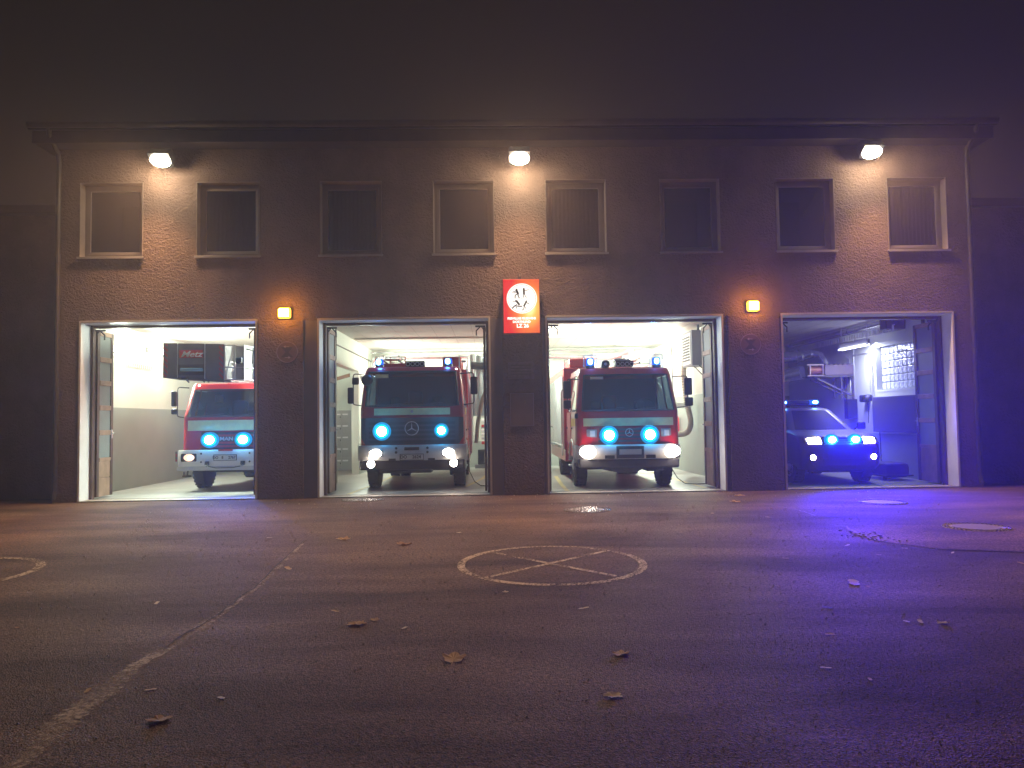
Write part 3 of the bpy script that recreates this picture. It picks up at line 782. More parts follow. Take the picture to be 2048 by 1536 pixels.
    for sd in (-1, 1):
        wheel(T, sd * p['wx'], p['ax'], p['wr'], .27, sd)
        wheel(T, sd * (p['wx'] - .02), p['ax2'], p['wr'], .27, sd); wheel(T, sd * (p['wx'] - .32), p['ax2'], p['wr'], .27, sd)
        # mudguard arch
        m = MB(); n = 12; rr = p['wr'] + .10; zc = p['wr']; x0, x1 = sd * (p['wx'] - .16), sd * (hwt + .015)
        rows = [[(x, p['ax'] - rr * math.cos(a), zc + rr * math.sin(a)) for x in (x0, x1)] for a in [R(8) + (PI - R(16)) * q / n for q in range(n + 1)]]
        m.slab(rows, (0, 0, .025)); m.tube([r_[1] for r_ in rows], .02, 6); m.build('mudguard', p.get('guard_m', 'truck_white'), T, True)
        # steps
        q = MB(); q.box(sd * (hwt - .28), sd * (hwt + .005), p['ax'] + rr + .02, p['ax'] + rr + .45, .42, .46, .01); q.box(sd * (hwt - .26), sd * (hwt + .004), p['ax'] + rr + .04, p['ax'] + rr + .42, .74, .78, .01); q.build('step', 'steel', T)
    return T, S

def pump_body(T, y0, y1, hw, z0, z1, nsh=3):
    b = MB(); b.box(-hw, hw, y0, y1, z0 + .30, z1, 0.03); b.box(-hw + .02, hw - .02, y0 + .02, y1 - .02, z0, z0 + .298, .02)
    B = b.build('body', 'red', T)
    ln = (y1 - y0 - .1) / nsh
    for sd in (-1, 1):
        for k in range(nsh):
            ya, yb2 = y0 + .05 + k * ln + .03, y0 + .05 + (k + 1) * ln - .03
            f = MB(); x = sd * hw; f.box(x, x + sd * .02, ya, yb2, z0 + .34, z1 - .22); sh = f.build('shutter', 'steel', B)
            s = MB()
            zz = z0 + .37
            while zz < z1 - .27:
                s.box(x + sd * .02, x + sd * .027, ya + .03, yb2 - .03, zz, zz + .035); zz += .045
            tag(s.build('slats', 'steel', sh), kind='stuff')
            h = MB(); h.tube([(x + sd * .05, ya + .05, z0 + .42), (x + sd * .05, yb2 - .05, z0 + .42)], .012, 6); h.build('handle', 'chrome', sh)
    r = MB()
    for sd in (-1, 1):
        r.tube([(sd * (hw - .05), y0 + .1, z1 + .1), (sd * (hw - .05), y1 - .1, z1 + .1)], .016, 6)
        for k in range(6):
            yy = y0 + .1 + (y1 - y0 - .2) * k / 5; r.tube([(sd * (hw - .05), yy, z1), (sd * (hw - .05), yy, z1 + .1)], .012, 6)
    r.build('roof_rail', 'chrome', B)
    return B

def roof_ladder(T, x, y0, y1, z0, z1, w=.42):
    r = MB(); n = 12
    for o in (-w / 2, w / 2):
        r.tube([(x + o, y0, z0), (x + o, y1, z1)], .024, 8); r.tube([(x + o, y0, z0 + .12), (x + o, y1, z1 + .12)], .018, 8)
    for k in range(n):
        t = (k + .5) / n; r.tube([(x - w / 2, y0 + (y1 - y0) * t, z0 + (z1 - z0) * t + .06), (x + w / 2, y0 + (y1 - y0) * t, z0 + (z1 - z0) * t + .06)], .014, 6)
    return r.build('roof_ladder', 'galv', T)

def plate(T, x, y, z, w, h, body, size):
    p_ = MB(); p_.box(x - w / 2 - .015, x + w / 2 + .015, y, y + .012, z - h / 2 - .012, z + h / 2 + .012, .004); P = p_.build('number_plate', 'black', T)
    q = MB(); q.box(x - w / 2, x + w / 2, y - .004, y - .001, z - h / 2, z + h / 2); q.build('plate_face', 'plate', P)
    if body:
        k = body.split('|'); tot = len(''.join(k)) + 1.2 * (len(k) - 1); cx_ = x - tot * size * .335
        for w_ in k:
            ww = len(w_) * size * .67; text('plate_lettering', w_, size, 'ink', P, (cx_ + ww / 2, y - .006, z), bold=0.002, sx=.95); cx_ += ww + 1.2 * size * .67

def horns(T, x, y, z, w=.40, n=4, top=True):
    h = MB(); h.box(x - w / 2, x + w / 2, y, y + .28, z + .02, z + .15, .01); H = h.build('air_horn', 'dark_metal', T)
    for k in range(n):
        c = MB(); xx = x - w / 2 + w * (k + .5) / n
        c.lathe([(w / n * .46, 0), (w / n * .46, .01), (w / n * .34, .03), (w / n * .2, .08)], (xx, y - .035, z + .075), 'y', 16); c.build('trumpet', 'steel', H, True)
        c = MB(); c.lathe([(w / n * .33, 0), (w / n * .3, .01)], (xx, y - .038, z + .075), 'y', 16); c.build('trumpet_mouth', 'black', H)
    if top:
        c = MB(); c.box(x - w / 2 - .02, x + w / 2 - .06, y + .02, y + .3, z + .155, z + .20, .01); c.build('cover', 'steel', H)

# ---- second bay: older pumper -------------------------------------------------
T2, S2 = truck('fire_engine', 'red fire engine with wide dark grille and big round star emblem, second bay', -1.86, 1.22,
    dict(hw=1.20, belt=1.95, wst=2.76, roof=2.88, cab_len=2.55, cab_z0=.80, lean=.16, tape=(1.74, 1.90), tape_hw=.88, len=7.4, ax=1.38, ax2=5.2, wr=.50, wx=1.04, tumble=.07, ws_in=(1, 1), tape_y=True, seal=.03))
gr = MB(); S2.patch(gr, -1.185, 1.185, 1.06, 1.68, .035, .03, 22, 2, bot=lambda x: 1.06 + (.16 if abs(x) > 1.08 else 0)); G = gr.build('grille', 'grey_dark', T2, False)
for k in range(5):
    s = MB(); z = 1.10 + k * .105; S2.patch(s, -1.0, 1.0, z, z + .06, .046, .01); s.build('grille_slat', 'black', G)
strobe(T2, -.69, S2.F(.69, 1.37) - .085, 1.37, .112, 240, 1.0, (.11, -1, 0)); strobe(T2, .68, S2.F(.68, 1.37) - .085, 1.37, .088, 200, 1.0, (.11, -1, 0))
star(T2, 0, S2.F(0, 1.43) - .075, 1.43, .155)
rz = MB(); disc(rz, 0, S2.F(0, 1.82) - .03, 1.82, .032, .02); rz.build('badge', 'chrome', T2)
bp = MB()
hwB = 1.25
rows = []
for z in (.70, .72, 1.02, 1.05):
    dd = .0 if z in (.72, 1.02) else .02
    rows.append([(x, -.0 + dd + (.16 * max(0, (abs(x) - .95) / .3) ** 1.6), z) for x in [-hwB + 2 * hwB * k / 24 for k in range(25)]])
bp.slab(rows, (0, .06, 0))
for sd in (-1, 1): bp.box(sd * 1.19, sd * 1.25, .16, .75, .71, 1.04, .01)
B2 = bp.build('bumper', 'steel', T2, True)
s = MB(); s.box(-.17, .17, -.006, .02, .93, 1.0); s.build('vent_slot', 'black', B2)
for sx in (-.36, .36):
    for z in (.885, .98): disc(MB(), sx, -.008, z, .030, .02, 12).build('bolt_hole', 'black', B2)
for sx in (-.45, .45): s = MB(); s.box(sx - .08, sx + .08, -.005, .03, .695, .745, .005); s.build('tow_recess', 'black', B2)
plate(B2, 0, -.02, .775, .52, .12, 'DO|2624', .105)
for sx, o in ((-.84, .02), (.86, .02)):
    h = MB(); h.box(sx - .17, sx + .17, -.03, .05, .775, .965, .03); H = h.build('headlight', 'steel', B2, True)
    disc(MB(), sx - .02 * (1 if sx > 0 else -1), -.04, .87, .105, .02, 24, 1.25, .85).build('lens', 'head_on', H, True)
for sx in (-.93, .96):
    h = MB(); disc(h, sx, -.03, .625, .10, .08); H = h.build('fog_lamp', 'black', T2, True); disc(MB(), sx, -.045, .625, .085, .02).build('lens', 'head_on', H)
    lamp('POINT', 'lens_glare', (sx, -.13, .76), 3, (1, .84, .68), size=.05, parent=H); lamp('SPOT', 'headlight_beam', (sx, -.12, .72), 6, (1, .84, .66), (0, -1, -.16), .08, 120, .8, H)
v = MB(); v.box(-1.2, 1.2, .05, .45, .48, .70, .03); v.box(-.75, .45, .1, .5, .40, .5, .03); v.build('front_valance', 'black', T2)
mirror(T2, -1, 1.12, 1.36, 2.70, 1.99, .18, [(-.05, 2.46, 2.63, .16), (.07, 2.02, 2.40, .13)])
mirror(T2, 1, 1.12, 1.44, 2.70, 1.99, .22, [(.0, 2.20, 2.62, .17)])
sp = MB(); disc(sp, -1.04, .10, 2.56, .13, .14); sp.tube([(-1.04, .2, 2.5), (-1.08, .28, 2.3)], .015, 6); SP = sp.build('search_light', 'black', T2, True)
for sx in (-.80, .83): beacon(T2, sx, .55, 2.885, True)
horns(T2, .05, .45, 2.87, .44, 4, False)
for sx in (-.92, 1.02): q = MB(); disc(q, sx, S2.F(.9, 2.8) + .02, 2.80, .03, .03); q.build('marker_lamp', 'marker', T2)
text('roof_lettering', 'DO-4LF20-1', .075, 'sign_ink', T2, (-.72, S2.F(-.72, 2.68) - .0, 2.66), sx=1.0)
lb = MB(); lb.box(-.86, -.56, S2.F(-.7, 2.66) - .004, S2.F(-.7, 2.66) + .0, 2.615, 2.70); lb.build('windscreen_label', 'reflect', T2)
pump_body(T2, 2.7, 7.3, 1.22, .55, 2.96, 3)
roof_ladder(T2, -.72, 2.0, 7.0, 3.16, 3.06, .40)
bx = MB(); bx.box(-1.15, -.45, 2.75, 3.2, 3.0, 3.14, .01)
for z in (3.03, 3.12, 3.22, 3.30): bx.tube([(-1.2, 2.6, z), (-.42, 2.6, z)], .014, 6)
for x in (-1.2, -.81, -.42): bx.tube([(x, 2.6, 2.98), (x, 2.6, 3.31)], .014, 6)
bx.build('roof_rack', 'red_matt', T2)
bx = MB(); bx.box(.55, 1.05, 2.75, 4.4, 2.99, 3.30, .03); bx.build('roof_locker', 'red', T2)
bx = MB(); bx.tube([(1.0, 2.7, 3.0), (1.0, 2.7, 3.32), (1.22, 2.9, 3.30), (1.22, 2.9, 3.0)], .02, 6); bx.box(1.06, 1.18, 2.66, 2.76, 3.14, 3.2, .01); bx.build('roof_fitting', 'chrome', T2)
pp = MB()
for o in (0, .08): pp.tube([(1.27 + o * .4, 2.5 + o, .75), (1.27 + o * .4, 2.5 + o, 2.2), (1.2, 2.55 + o, 2.95)], .02, 6)
pp.build('hand_rail', 'chrome', T2)

# ---- third bay: newer pumper ------------------------------------------------------
T3, S3 = truck('fire_engine', 'red fire engine with glaring oval headlights and long black mirrors, third bay', 3.07, .62,
    dict(hw=1.165, belt=1.76, wst=2.60, roof=2.76, cab_len=2.5, cab_z0=.70, lean=.26, rf=.18, tape=(1.42, 1.60), tape_hw=1.02, len=7.6, ax=1.28, ax2=5.2, wr=.50, wx=1.0, tumble=.09, ws_in=(0, 0), tape_y=True, jacket=True, seal=.02))
gr = MB(); S3.patch(gr, -.84, .84, 1.0, 1.40, .02, .02, 18, 2, bot=lambda x: 1.0 + .05 * abs(x)); G = gr.build('grille', 'red', T3)
for k in range(4):
    s = MB(); z = 1.06 + k * .085; S3.patch(s, -.70 + .01 * k, .70 - .01 * k, z, z + .05, .032, .01); s.build('grille_slat', 'grey_dark', G)
for sd in (-1, 1):
    h = MB(); S3.patch(h, sd * .84 - .115, sd * .84 + .115, 1.17, 1.35, .034, .02, 8, 2, top=lambda x: 1.33 + .02 * abs(x), bot=lambda x: 1.17 + .22 * max(0, abs(x) - .84)); H = h.build('corner_lamp', 'chrome', T3, True)
    h = MB(); S3.patch(h, sd * .84 - .04, sd * .84 + .07, 1.19, 1.32, .04, .01, 6, 1); h.build('lens', mat('clear_lens', (.75, .78, .8), .1, var=0), H, True)
strobe(T3, -.46, S3.F(.46, 1.215) - .085, 1.215, .112, 300, 1.0, (-.17, -1, 0)); strobe(T3, .46, S3.F(.46, 1.215) - .085, 1.215, .112, 300, 1.0, (-.17, -1, 0))
star(T3, 0, S3.F(0, 1.27) - .05, 1.27, .085, 'steel', .006)
bp = MB(); hwB = 1.19
rows = []
for z in (.68, .72, .96, 1.0):
    dd = .0 if z in (.72, .96) else .025
    rows.append([(x, dd + (.30 * max(0, (abs(x) - .80) / .4) ** 1.8), z) for x in [-hwB + 2 * hwB * k / 28 for k in range(29)]])
bp.slab(rows, (0, .06, 0))
for sd in (-1, 1): bp.box(sd * 1.12, sd * 1.18, .30, .72, .69, .99, .01)
B3 = bp.build('bumper', 'truck_white', T3, True)
s = MB(); s.box(-.31, .31, -.01, .02, .69, .97, .01); s.build('centre_panel', 'grey_dark', B3)
for sx in (-.46, .46): s = MB(); s.box(sx - .11, sx + .11, -.008, .03, .69, .77, .01); s.build('step_recess', 'black', B3)
plate(B3, 0, -.026, .84, .50, .12, '', .1)
for sd in (-1, 1):
    x = sd * .93
    h = MB(); h.box(x - .20, x + .20, .01, .12, .735, .955, .05); H = h.build('headlight', 'steel', B3, True)
    disc(MB(), x, -.0, .845, .175, .03, 24, 1.15, .78).build('lens', 'head_on', H, True)
    lamp('POINT', 'lens_glare', (x, -.14, .84), 5, (1, .84, .68), size=.05, parent=H); lamp('SPOT', 'headlight_beam', (x, -.08, .84), 8, (1, .84, .68), (0, -1, -.14), .08, 130, .8, H)
v = MB(); v.box(-1.13, 1.13, .10, .5, .47, .69, .04); v.prism([(-.7, .47), (-.45, .41), (-.2, .37), (0, .36), (.15, .37), (.35, .47)], .15, .5, 'y'); v.box(.42, .8, .3, .9, .38, .48, .02); v.build('front_valance', 'grey_dark', T3)
mirror(T3, -1, 1.08, 1.36, 2.49, 1.80, .26, [(.0, 2.05, 2.46, .18), (.0, 1.82, 2.02, .18)])
mirror(T3, 1, 1.08, 1.40, 2.53, 1.84, .30, [(.02, 2.10, 2.50, .18), (.03, 1.85, 2.05, .19)])
q = MB(); q.box(-1.2, -1.08, .25, .36, 1.60, 1.72, .02); q.tube([(-1.14, .3, 1.72), (-1.16, .3, 1.82)], .012, 6); q.build('ramp_mirror', 'black', T3, True)
for sx in (-.78, .76): beacon(T3, sx, .62, 2.765, True, True, .24, .10)
horns(T3, .0, .50, 2.765, .42, 4, True)
q = MB(); q.lathe([(.095, 0), (.095, .02), (.05, .05), (.04, .14)], (-.44, .46, 2.845), 'y', 20); q.box(-.53, -.35, .52, .66, 2.77, 2.9, .02); q.build('loudspeaker', 'dark_metal', T3, True)
q = MB(); disc(q, -.44, .45, 2.845, .035, .02, 14); q.build('speaker_cone', 'steel', T3)
q = MB(); q.tube([(.38, .62, 2.76), (.38, .62, 2.91)], .008, 6); q.tube([(-.2, .66, 2.78), (-.2, .66, 2.84)], .02, 8); q.tube([(.25, .8, 2.87), (.66, .8, 2.87)], .008, 6); q.build('aerial', 'black', T3)
lb = MB(); lb.box(-.82, -.52, S3.F(-.7, 2.5) - .012, S3.F(-.7, 2.5) - .008, 2.49, 2.55); lb.build('windscreen_label', 'label_white', T3)
pump_body(T3, 2.65, 7.5, 1.22, .50, 2.92, 3)
roof_ladder(T3, .6, 2.8, 7.0, 3.04, 3.04, .40)
bx = MB(); bx.box(-1.05, -.55, 2.75, 4.0, 2.93, 3.16, .03); bx.build('roof_locker', 'red', T3)
bx = MB(); bx.tube([(-1.18, 2.7, 2.9), (-1.18, 2.7, 3.12), (-1.06, 2.7, 3.14)], .016, 6); bx.build('roof_fitting', 'chrome', T3)
pp = MB()
for o in (0, .12): pp.tube([(-1.28, 2.6 + o, .65), (-1.28, 2.6 + o, 2.3), (-1.24, 2.6 + o, 2.35)], .014, 6)
pp.build('hand_rail', 'chrome', T3)

# ---- first bay: turntable ladder with rescue cage ---------------------------------
T1, S1 = truck('ladder_truck', 'red ladder truck with a grey rescue cage over its cab, first bay', -6.35, 1.95,
    dict(hw=1.09, belt=1.77, wst=2.44, roof=2.60, cab_len=1.75, cab_z0=.95, lean=.22, rf=.14, tape=(1.44, 1.69), tape_hw=.95, len=7.4, ax=1.30, ax2=5.0, wr=.48, wx=.96, tumble=.10, ws_in=(1, 1), seal=.02))
for k in range(4):
    s = MB(); z = 1.04 + k * .085; S1.patch(s, -.62, .62, z, z + .05, .012, .01); s.build('grille_slat', 'red_matt', T1)
gp = MB(); S1.patch(gp, -.62, .62, 1.0, 1.40, .006, .01); gp.build('grille', 'black', T1)
strobe(T1, -.395, S1.F(.39, 1.22) - .06, 1.22, .100, 240, 1.15, (.30, -1, 0), fill=1.3); strobe(T1, .395, S1.F(.39, 1.22) - .06, 1.22, .096, 240, 1.15, (.30, -1, 0), fill=1.3)
text('maker_lettering', 'MAN', .12, 'steel', T1, (0, S1.F(0, 1.25) - .035, 1.24), sx=1.2, bold=.003)
bp = MB()
rows = []; hwB = 1.14
for z in (.50, .53, .95, .985):
    dd = .0 if z in (.53, .95) else .02
    rows.append([(x, dd + (.08 * max(0, (abs(x) - .98) / .16) ** 2), z) for x in [-hwB + 2 * hwB * k / 24 for k in range(25)]])
bp.slab(rows, (0, .08, 0))
for sd in (-1, 1): bp.box(sd * 1.09, sd * 1.14, .09, .7, .51, .98, .01)
B1 = bp.build('bumper', 'truck_white', T1, True)
s = MB(); s.box(-.17, .17, -.006, .03, .955, .99, .004); s.build('top_notch', 'red_matt', B1)
for sd in (-1, 1):
    x = sd * .86
    h = MB(); h.box(x - .19, x + .19, -.015, .05, .71, .91, .04); H = h.build('headlight', 'black', B1, True)
    disc(MB(), x + .01, -.02, .81, .13, .03, 24, 1.05, .68).build('lens', 'head_dim', H, True)
    q = MB(); disc(q, x + .05, -.036, .81, .055, .02, 16, 1.3, .9); q.build('bulb', emi('parking_bulb', (1, .8, .6), 5), H)
    for z in (.70, .90): disc(MB(), sd * .57, -.006, z, .024, .02, 10).build('bolt_hole', 'black', B1)
    k = MB(); k.box(sd * .42 - .05, sd * .42 + .05, -.06, .0, .62, .72, .015); k.tube([(sd * .42 - .04, -.05, .66), (sd * .42, -.09, .60), (sd * .42 + .04, -.05, .66)], .016, 6); k.build('tow_hook', 'dark_metal', B1, True)
k = MB(); k.tube([(-.38, -.05, .60), (-.2, -.05, .56), (.2, -.05, .565), (.38, -.05, .60)], .012, 6); k.build('tow_bar', 'dark_metal', B1)
s = MB(); s.box(-1.14, 1.14, -.003, .0, .505, .60); s.build('lower_band', mat('bumper_grey', (.45, .46, .47), .4, var=.05), B1)
plate(B1, 0, -.02, .80, .52, .12, 'DO|8|2767', .09)
s = MB(); s.box(-1.17, -1.145, -.01, .04, .72, .96, .004); s.build('marker_board', 'hazard', B1)
s = MB(); s.tube([(-.95, .2, .52), (-.97, .2, .38)], .02, 6); s.tube([(-1.08, .2, .36), (-.88, .2, .36)], .025, 6); s.box(-.98, -.80, .14, .3, .50, .62, .01); s.tube([(-1.05, .2, .36), (-1.05, .2, .46)], .015, 6); s.build('jack_foot', 'dark_metal', T1)
mirror(T1, -1, .98, 1.21, 2.48, 1.78, .20, [(.09, 2.03, 2.40, .13), (.08, 1.84, 1.98, .15)])
mirror(T1, 1, .98, 1.21, 2.48, 1.78, .20, [(.09, 2.03, 2.40, .13), (.08, 1.84, 1.98, .15)])
for sx in (-.78, .78): q = MB(); disc(q, sx, S1.F(.78, 2.55) - .01, 2.53, .035, .03); q.build('marker_lamp', 'marker', T1)
v = MB(); v.box(-.6, .7, .5, 1.2, .44, .56, .03); v.build('front_valance', 'black', T1)
q = MB(); q.box(-.38, -.18, .36, .40, 2.12, 2.30, .02); q.build('sun_visor_card', 'label_white', T1)
# superstructure deck, turret and ladder set
b = MB(); b.box(-1.12, 1.12, 1.9, 7.3, .85, 1.25, .03); b.box(-1.12, 1.12, 2.0, 3.4, 1.25, 2.3, .03); B = b.build('body', 'red', T1)
b = MB(); b.lathe([(.75, 1.25), (.75, 1.5), (.6, 1.55)], (0, 5.4, 0)); b.box(-.45, .45, 4.9, 5.9, 1.55, 2.5, .05); b.build('turntable', 'steel', T1)
for q_, (w_, zb_) in enumerate(((.46, 2.62), (.38, 2.70))):
    l = MB()
    for sd in (-1, 1):
        l.tube([(sd * w_ + .35, .1, zb_ + .08), (sd * w_ + .15, 6.8, zb_ + .02)], .035, 6); l.tube([(sd * w_ + .35, .1, zb_ + .42), (sd * w_ + .15, 6.8, zb_ + .36)], .022, 6)
        for k in range(16):
            y = .2 + 6.4 * k / 15; xx = sd * w_ + .35 - .2 * (y - .1) / 6.7
            l.tube([(xx, y, zb_ + .08), (xx, y + .2, zb_ + .42)], .013, 5); l.tube([(xx, y + .2, zb_ + .42), (xx, y + .4, zb_ + .08)], .013, 5)
    for k in range(22):
        y = .2 + 6.5 * k / 21; xx = .35 - .2 * (y - .1) / 6.7; l.tube([(xx - w_, y, zb_ + .1), (xx + w_, y, zb_ + .1)], .015, 5)
    l.build('ladder_section', 'steel', T1)
# rescue cage
cg = MB(); cx0, cx1, cy = -1.17, .20, -.72
def zt_(x): return 3.47 - .03 * (x - cx0)
def zb_(x): return 2.67 - .06 * (x - cx0)
cg.slab([[(x, cy, zb_(x)) for x in (cx0, cx1)], [(x, cy, zt_(x)) for x in (cx0, cx1)]], (0, .02, 0))
for x, y1 in ((cx0, .35), (cx1, -.2)): cg.slab([[(x, cy, zb_(x)), (x, y1, zb_(x))], [(x, cy, zt_(x)), (x, y1, zt_(x))]], (.02 if x < 0 else -.02, 0, 0))
cg.slab([[(cx0, cy, zb_(cx0)), (cx1, cy, zb_(cx1))], [(cx0, .35, zb_(cx0)), (cx1, .35, zb_(cx1))]], (0, 0, .03))
CG = cg.build('rescue_cage', mat('cage_canvas_grey', (.10, .095, .10), .7, var=.12, vs=4), T1)
for x in (cx0 + .005, cx1 - .10):
    h = MB(); h.slab([[(x, cy - .006, zb_(x) + .03), (x + .095, cy - .006, zb_(x) + .03)], [(x, cy - .006, zt_(x) - .02), (x + .095, cy - .006, zt_(x) - .02)]], (0, .004, 0)); h.build('hazard_strip', 'hazard', CG)
for x in (cx0 + .33, cx0 + .95):
    h = MB(); h.tube([(x, cy - .012, zb_(x) + .02), (x, cy - .012, zt_(x))], .010, 6); h.build('seam', 'steel', CG)
h = MB(); h.box(cx0 + .37, cx0 + .90, cy - .012, cy - .002, 3.12, 3.30, .003); SG = h.build('name_board', 'red_matt', CG)
text('name_lettering', 'Metz', .19, 'label_white', SG, (cx0 + .64, cy - .015, 3.20), shear=.35, sx=1.25, bold=.003)
h = MB(); h.box(cx0 + .42, cx0 + .86, cy - .011, cy - .006, 3.128, 3.138); h.build('name_underline', 'label_white', SG)
h = MB(); h.box(cx0 + .35, cx0 + .93, cy - .01, cy - .002, 2.72, 2.97, .004); h.build('light_recess', 'black', CG)
h = MB(); h.tube([(cx0 + .42, cy - .06, 2.85), (cx0 + .92, cy - .06, 2.84)], .04, 10); h.build('work_light', mat('work_light_glass', (.12, .35, .55), .08, var=0, coat=1), CG, True)
h = MB(); h.tube([(cx0 + .3, cy + .1, 2.66), (cx1, cy + .1, 2.58)], .03, 6)
for x in (cx0 + .42, cx0 + .78, cx0 + .88): h.tube([(x, cy + .2, 2.66), (x + .03, cy + .35, 2.58)], .018, 6)
h.box(cx0 + .42, cx0 + .56, cy - .04, cy + .02, 2.62, 2.68, .01); h.build('cage_foot', 'dark_metal', CG)
sg = MB()   # see-through side cage of sheet metal and mesh to the right
X0, X1 = .22, .78
for (xa, ya, xb, yb2) in ((X0, -.70, X1 - .15, -.62), (X1 - .15, -.62, X1, -.40), (X1, -.4, 1.1, -.1)):
    for z in (2.62, 2.9, 3.40): sg.tube([(xa, ya, z), (xb, yb2, z - .02)], .018, 6)
for (x, y) in ((X0, -.70), (X1 - .35, -.66), (X1 - .15, -.62), (X1, -.40), (1.1, -.1)): sg.tube([(x, y, 2.6), (x, y, 3.42)], .02, 6)
sg.tube([(X0, -.7, 2.62), (X0 + .2, -.67, 3.40)], .012, 6)
sg.build('side_rail', 'steel', CG)
pn = MB(); pn.slab([[(X1 - .33, -.63, 2.62), (X1 - .15, -.60, 2.62), (X1 - .02, -.45, 2.62)], [(X1 - .33, -.63, 3.38), (X1 - .15, -.60, 3.38), (X1 - .02, -.45, 3.38)]], (0, .02, 0)); pn.build('side_sheet', 'steel', CG)
ms = MB()
for k in range(14): ms.tube([(X0 + .02 + k * .016, -.69, 2.64), (X0 + .02 + k * .016, -.69, 3.38)], .003, 4)
for k in range(40): ms.tube([(X0, -.69, 2.65 + k * .018), (X0 + .24, -.69, 2.65 + k * .018)], .003, 4)
tag(ms.build('wire_mesh', 'steel', CG), kind='stuff')
bx = MB(); bx.box(X1 - .30, X1 - .16, -.75, -.66, 2.98, 3.12, .02); bx.tube([(X1 - .1, -.6, 3.32), (X1 + .05, -.55, 3.28), (X1 + .02, -.55, 2.98)], .018, 6); bx.build('control_box', 'dark_metal', CG)
bx = MB(); bx.box(X0 + .1, X0 + .32, -.55, -.4, 2.64, 2.82, .03); bx.build('cage_bin', 'truck_white', CG)

# ---- fourth bay: command car --------------------------------------------------------
SV = thing('command_car', 'dark off road command car with blue light bar, in the dim right bay', 'command car', (8.0, .78, 0.014))
hw = [(.30, .86), (.45, .93), (.95, .94), (1.10, .92), (1.17, .90), (1.22, .86), (1.24, .84), (1.72, .63), (1.80, .56)]
yf = [(.30, .14), (.45, .03), (.62, .0), (.80, .015), (.95, .05), (1.08, .14), (1.13, .30), (1.17, .62), (1.21, 1.02), (1.24, 1.12), (1.72, 1.85), (1.77, 1.98), (1.80, 2.3)]
yr = [(.30, 4.5), (1.24, 4.55), (1.72, 4.3), (1.80, 4.1)]
SS = Shell(hw, yf, yr, .20, .12, (0, .03, .42, .47, .90, 1.0), 14)
c = MB(); zl = [.34, .38, .45, .55, .62, .72, .80, .88, .95, 1.02, 1.08, 1.11, 1.13, 1.15, 1.17, 1.19, 1.21, 1.22, 1.24]
SS.strip(c, zl); SS.back(c, zl); SS.close(c, .34)
zu = [1.24, 1.48, 1.72]
iF0 = SS.nc + 5; iF1 = iF0 + SS.nf
SS.strip(c, zu, iF0 - SS.nc - 1, iF0); SS.strip(c, zu, iF1, iF1 + SS.nc + 1); SS.strip(c, zu, 2, 3); SS.strip(c, zu, SS.n - 4, SS.n - 3); SS.strip(c, zu, 0, 1); SS.strip(c, zu, SS.n - 2, SS.n - 1)
zr = [1.72, 1.75, 1.77, 1.79, 1.80]; SS.strip(c, zr); SS.back(c, zu + zr); SS.close(c, 1.80)
c.build('body', 'suv', SV, True)
g = MB(); SS.strip(g, [1.25, 1.48, 1.715], iF0, iF1); g.v = [(x, y + .012, z) for x, y, z in g.v]; g.build('windscreen', 'suv_glass', SV, True)
for rng in ((1, 2), (3, 4), (SS.n - 5, SS.n - 4), (SS.n - 3, SS.n - 2)):
    g = MB(); SS.strip(g, [1.25, 1.71], *rng); g.build('side_window', 'cab_glass', SV, True)
seats(SV, (-.38, .38), 1.95, .62, .84, (1.35, 1.20), .38)
g = MB(); SS.patch(g, -.46, .46, .90, 1.06, .012, .02, 12, 2, top=lambda x: 1.07 - .03 * abs(x)); G = g.build('grille', 'black', SV)
for k in range(3): s = MB(); SS.patch(s, -.44, .44, .925 + k * .045, .94 + k * .045, .022, .01, 12, 1); s.build('grille_slat', 'chrome', G)
for sd in (-1, 1):
    h = MB(); SS.patch(h, min(sd * .48, sd * .82), max(sd * .48, sd * .82), .92, 1.10, .016, .03, 10, 2, top=lambda x: 1.11 - .14 * max(0, abs(x) - .66), bot=lambda x: .925 + .10 * max(0, abs(x) - .55)); H = h.build('headlight', 'chrome', SV, True)
    h = MB(); SS.patch(h, min(sd * .50, sd * .78), max(sd * .50, sd * .78), .945, 1.08, .026, .02, 8, 2, top=lambda x: 1.085 - .16 * max(0, abs(x) - .64), bot=lambda x: .945); h.build('lens', 'head_on', H, True)
    strobe(SV, sd * .27, SS.F(.27, 1.02) - .06, 1.03, .070, 330, 1.25, (.12, -1, -.02), (.04, .16, 1.0), 10.0, 44, (.010, .0, 1.0))
    h = MB(); disc(h, sd * .70, SS.F(.70, .62) - .02, .63, .085, .05); H = h.build('fog_lamp', 'black', SV, True); disc(MB(), sd * .70, SS.F(.70, .62) - .03, .63, .062, .02).build('lens', 'head_on', H)
    lamp('SPOT', 'headlight_beam', (sd * .66, -.14, .98), 6, (1, .84, .7), (0, -1, -.14), .07, 120, .8, H)
    w_ = MB(); w_.box(sd * .93, sd * 1.12, 1.25, 1.37, 1.24, 1.42, .04); w_.tube([(sd * .86, 1.35, 1.25), (sd * .95, 1.32, 1.30)], .02, 6); w_.build('mirror', 'suv', SV, True)
    for y in (.95, 3.6): wheel(SV, sd * .80, y, .37, .25, sd)
b = MB(); SS.patch(b, -.50, .50, .46, .60, .008, .02, 12, 1); b.build('air_intake', 'black', SV)
b = MB(); b.box(-.65, .65, .5, 4.3, .26, .40, .03); b.build('underbody', 'black', SV)
lbz = 1.815
b = MB(); b.box(-.60, .46, 2.35, 2.60, lbz + .02, lbz + .06, .01)
for x in (-.5, .35): b.box(x - .03, x + .03, 2.4, 2.55, 1.79, lbz + .02)
LB = b.build('light_bar', 'black', SV)
b = MB(); b.box(-.36, .22, 2.36, 2.59, lbz + .062, lbz + .17, .03); b.build('bar_centre', 'grey_dark', LB, True)
